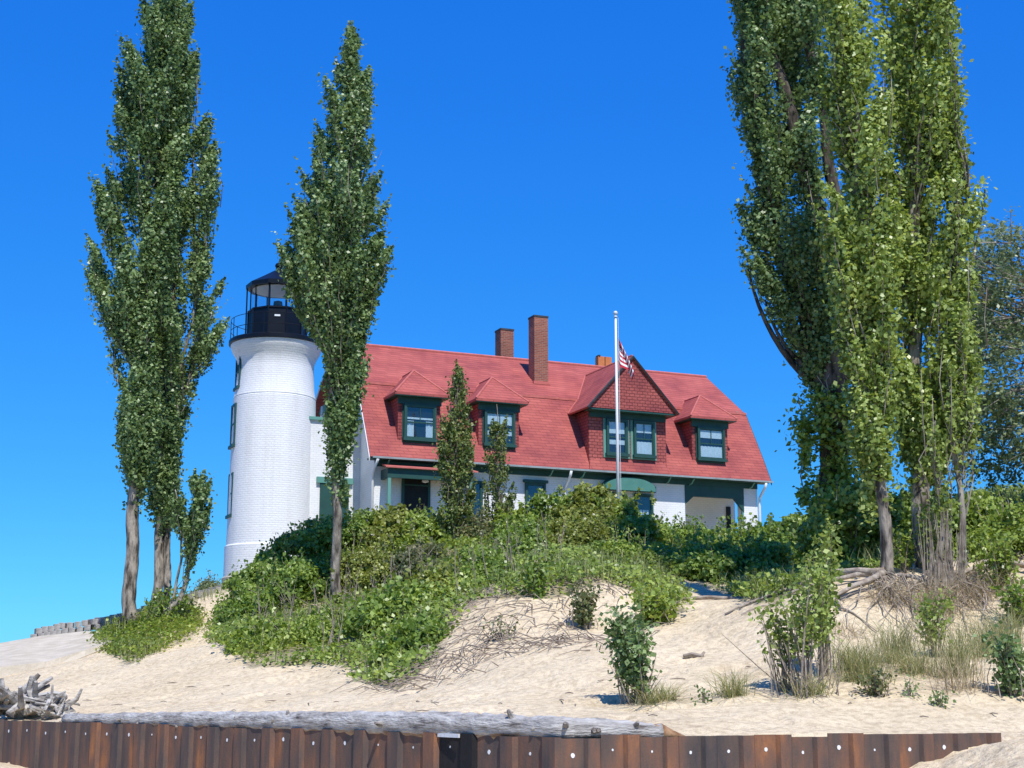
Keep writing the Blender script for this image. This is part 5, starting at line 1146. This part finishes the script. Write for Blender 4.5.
def cover():
    r_ = np.random.default_rng(77)
    # low leafy ground cover over the planted part of the dune
    n = 52000; X = r_.uniform(-16, 24, n); Y = r_.uniform(22, 53, n); Z = ground(X, Y); m = vegmask(X, Y, Z)
    cov = fbm(X, Y, 1.6, 41) ; keep = m & (cov > -0.48) & ((Y < 47) | (r_.uniform(0, 1, n) < .5)); X, Y, Z, cov = X[keep], Y[keep], Z[keep], cov[keep]
    k = 7; hh = 0.12 + 0.42 * np.clip(cov + 0.35, 0, 1)
    C = np.repeat(np.stack([X, Y, Z], -1), k, 0) + np.stack([r_.normal(0, .14, len(X) * k), r_.normal(0, .14, len(X) * k), np.repeat(hh, k) * r_.uniform(0.1, 1.1, len(X) * k)], -1)
    T_ = np.repeat(np.clip(0.45 + 0.5 * fbm(X, Y, 0.9, 55), 0, 1), k)
    o = leaf_mesh('ground_cover', C, 0.10, M['lf_shrub'], None, 1.1, tint=T_); tag(o, 'mixed low green plants covering the dune', 'ground cover', kind='stuff')
    n = 60000; X = r_.uniform(-16, 20, n); Y = r_.uniform(24, 53, n); Z = ground(X, Y); m = vegmask(X, Y, Z) & (fbm(X, Y, 1.3, 91) > -0.05); P = np.stack([X, Y, Z], -1)[m]
    o = blade_mesh('dune_grass', blades(P, 0.55, r_, 0.35, 0.010), M['grass'], r_, None, 0, .75); tag(o, 'long grass growing among the dune shrubs', 'grass', kind='stuff')
    us = MB()
    for k in range(90):
        px = r_.uniform(255, 560); py = r_.uniform(540, 610); D = 33 + (600 - py) / 85 * 11 + r_.normal(0, 1); x = (px - 512) / FOC * D; z = gz(x, D); h = r_.uniform(.5, 1.25)
        if not vegmask(np.array([x]), np.array([D]), np.array([z]))[0]: continue
        p = np.array([x, D, z]); q = p + np.array([r_.normal(0, .15), r_.normal(0, .1), h]); us.tube([p, (p + q) / 2 + r_.normal(0, .04, 3), q], [.014, .010, .004], 4)
        for j in range(3): a_ = p + (q - p) * r_.uniform(.4, .9); us.tube([a_, a_ + np.array([r_.normal(0, .12), r_.normal(0, .08), r_.uniform(.1, .3)])], [.007, .003], 3)
    o = us.build('dry_stems', M['twig']); tag(o, 'pale dry stems standing among the dune shrubs', 'dry stems', kind='stuff')
    # sparse grass on the skyline at the left
    X = r_.uniform(-17, -9.5, 700); Y = 48.5 + r_.normal(0, .8, 700) + (X + 16) * .3; Z = ground(X, Y)
    o = blade_mesh('skyline_grass', blades(np.stack([X, Y, Z], -1), 0.6, r_, 0.3, 0.008), M['grass'], r_); tag(o, 'sparse grass along the skyline above the concrete slab', 'grass', kind='stuff')
    # dead brush on the eroded bank and litter on the sand
    tw_ = MB(); 
    B = [(435, 668, 27.2), (455, 650, 28), (480, 630, 29.5), (470, 612, 31), (505, 645, 27.5), (495, 618, 30.5), (530, 640, 28), (560, 655, 27), (575, 625, 29.5), (560, 608, 31.5), (610, 650, 27), (450, 668, 26.8), (425, 680, 26.5), (600, 600, 31)]
    for (px, py, D) in B:
        c = at(px, py, D)
        for k in range(26):
            x = c[0] + r_.normal(0, .45); y = c[1] + r_.normal(0, .55); a = r_.normal(-2.3, .6); l_ = r_.uniform(.25, .9); z = gz(x, y) + 0.02; x2, y2 = x + math.cos(a) * l_, y + math.sin(a) * l_
            z2 = gz(x2, y2) + r_.uniform(.0, .14); tw_.tube([(x, y, z), ((x + x2) / 2, (y + y2) / 2, (z + z2) / 2 + r_.uniform(0.02, .14)), (x2, y2, z2)], [.011, .009, .004], 4)
    for k in range(260):
        px = r_.uniform(985, 1060); c = at(px, 548 + r_.normal(0, 8), 30); x = c[0]; y = 30 + r_.normal(0, 1.5); a = r_.normal(-1.7, .6); l_ = r_.uniform(.3, .9); z = gz(x, y) + .02; x2, y2 = x + math.cos(a) * l_, y + math.sin(a) * l_
        z2 = gz(x2, y2) + r_.uniform(0, .15); tw_.tube([(x, y, z), ((x + x2) / 2, (y + y2) / 2, (z + z2) / 2 + .08), (x2, y2, z2)], [.012, .009, .004], 4)
    o = tw_.build('dead_brush', M['twig']); tag(o, 'grey dead roots and brush on the eroded sand bank', 'brush', kind='stuff')
    li = MB()
    for k in range(130):
        x = r_.uniform(-11, 11); y = 19 + r_.exponential(4.5) + max(0, -x) * .75
        if wall_dist(np.array([x]), np.array([y]))[0] < .5: continue
        z = gz(x, y); a = r_.uniform(0, 3.14); l_ = r_.uniform(.03, .16); li.tube([(x - math.cos(a) * l_, y - math.sin(a) * l_, z + .008), (x, y, z + .02), (x + math.cos(a) * l_, y + math.sin(a) * l_, z + .008)], [.007, .009, .005], 4)
    o = li.build('beach_litter', M['twig']); tag(o, 'scattered twigs and debris on the sand', 'debris', kind='stuff')
cover()
print('leaves', cnt)
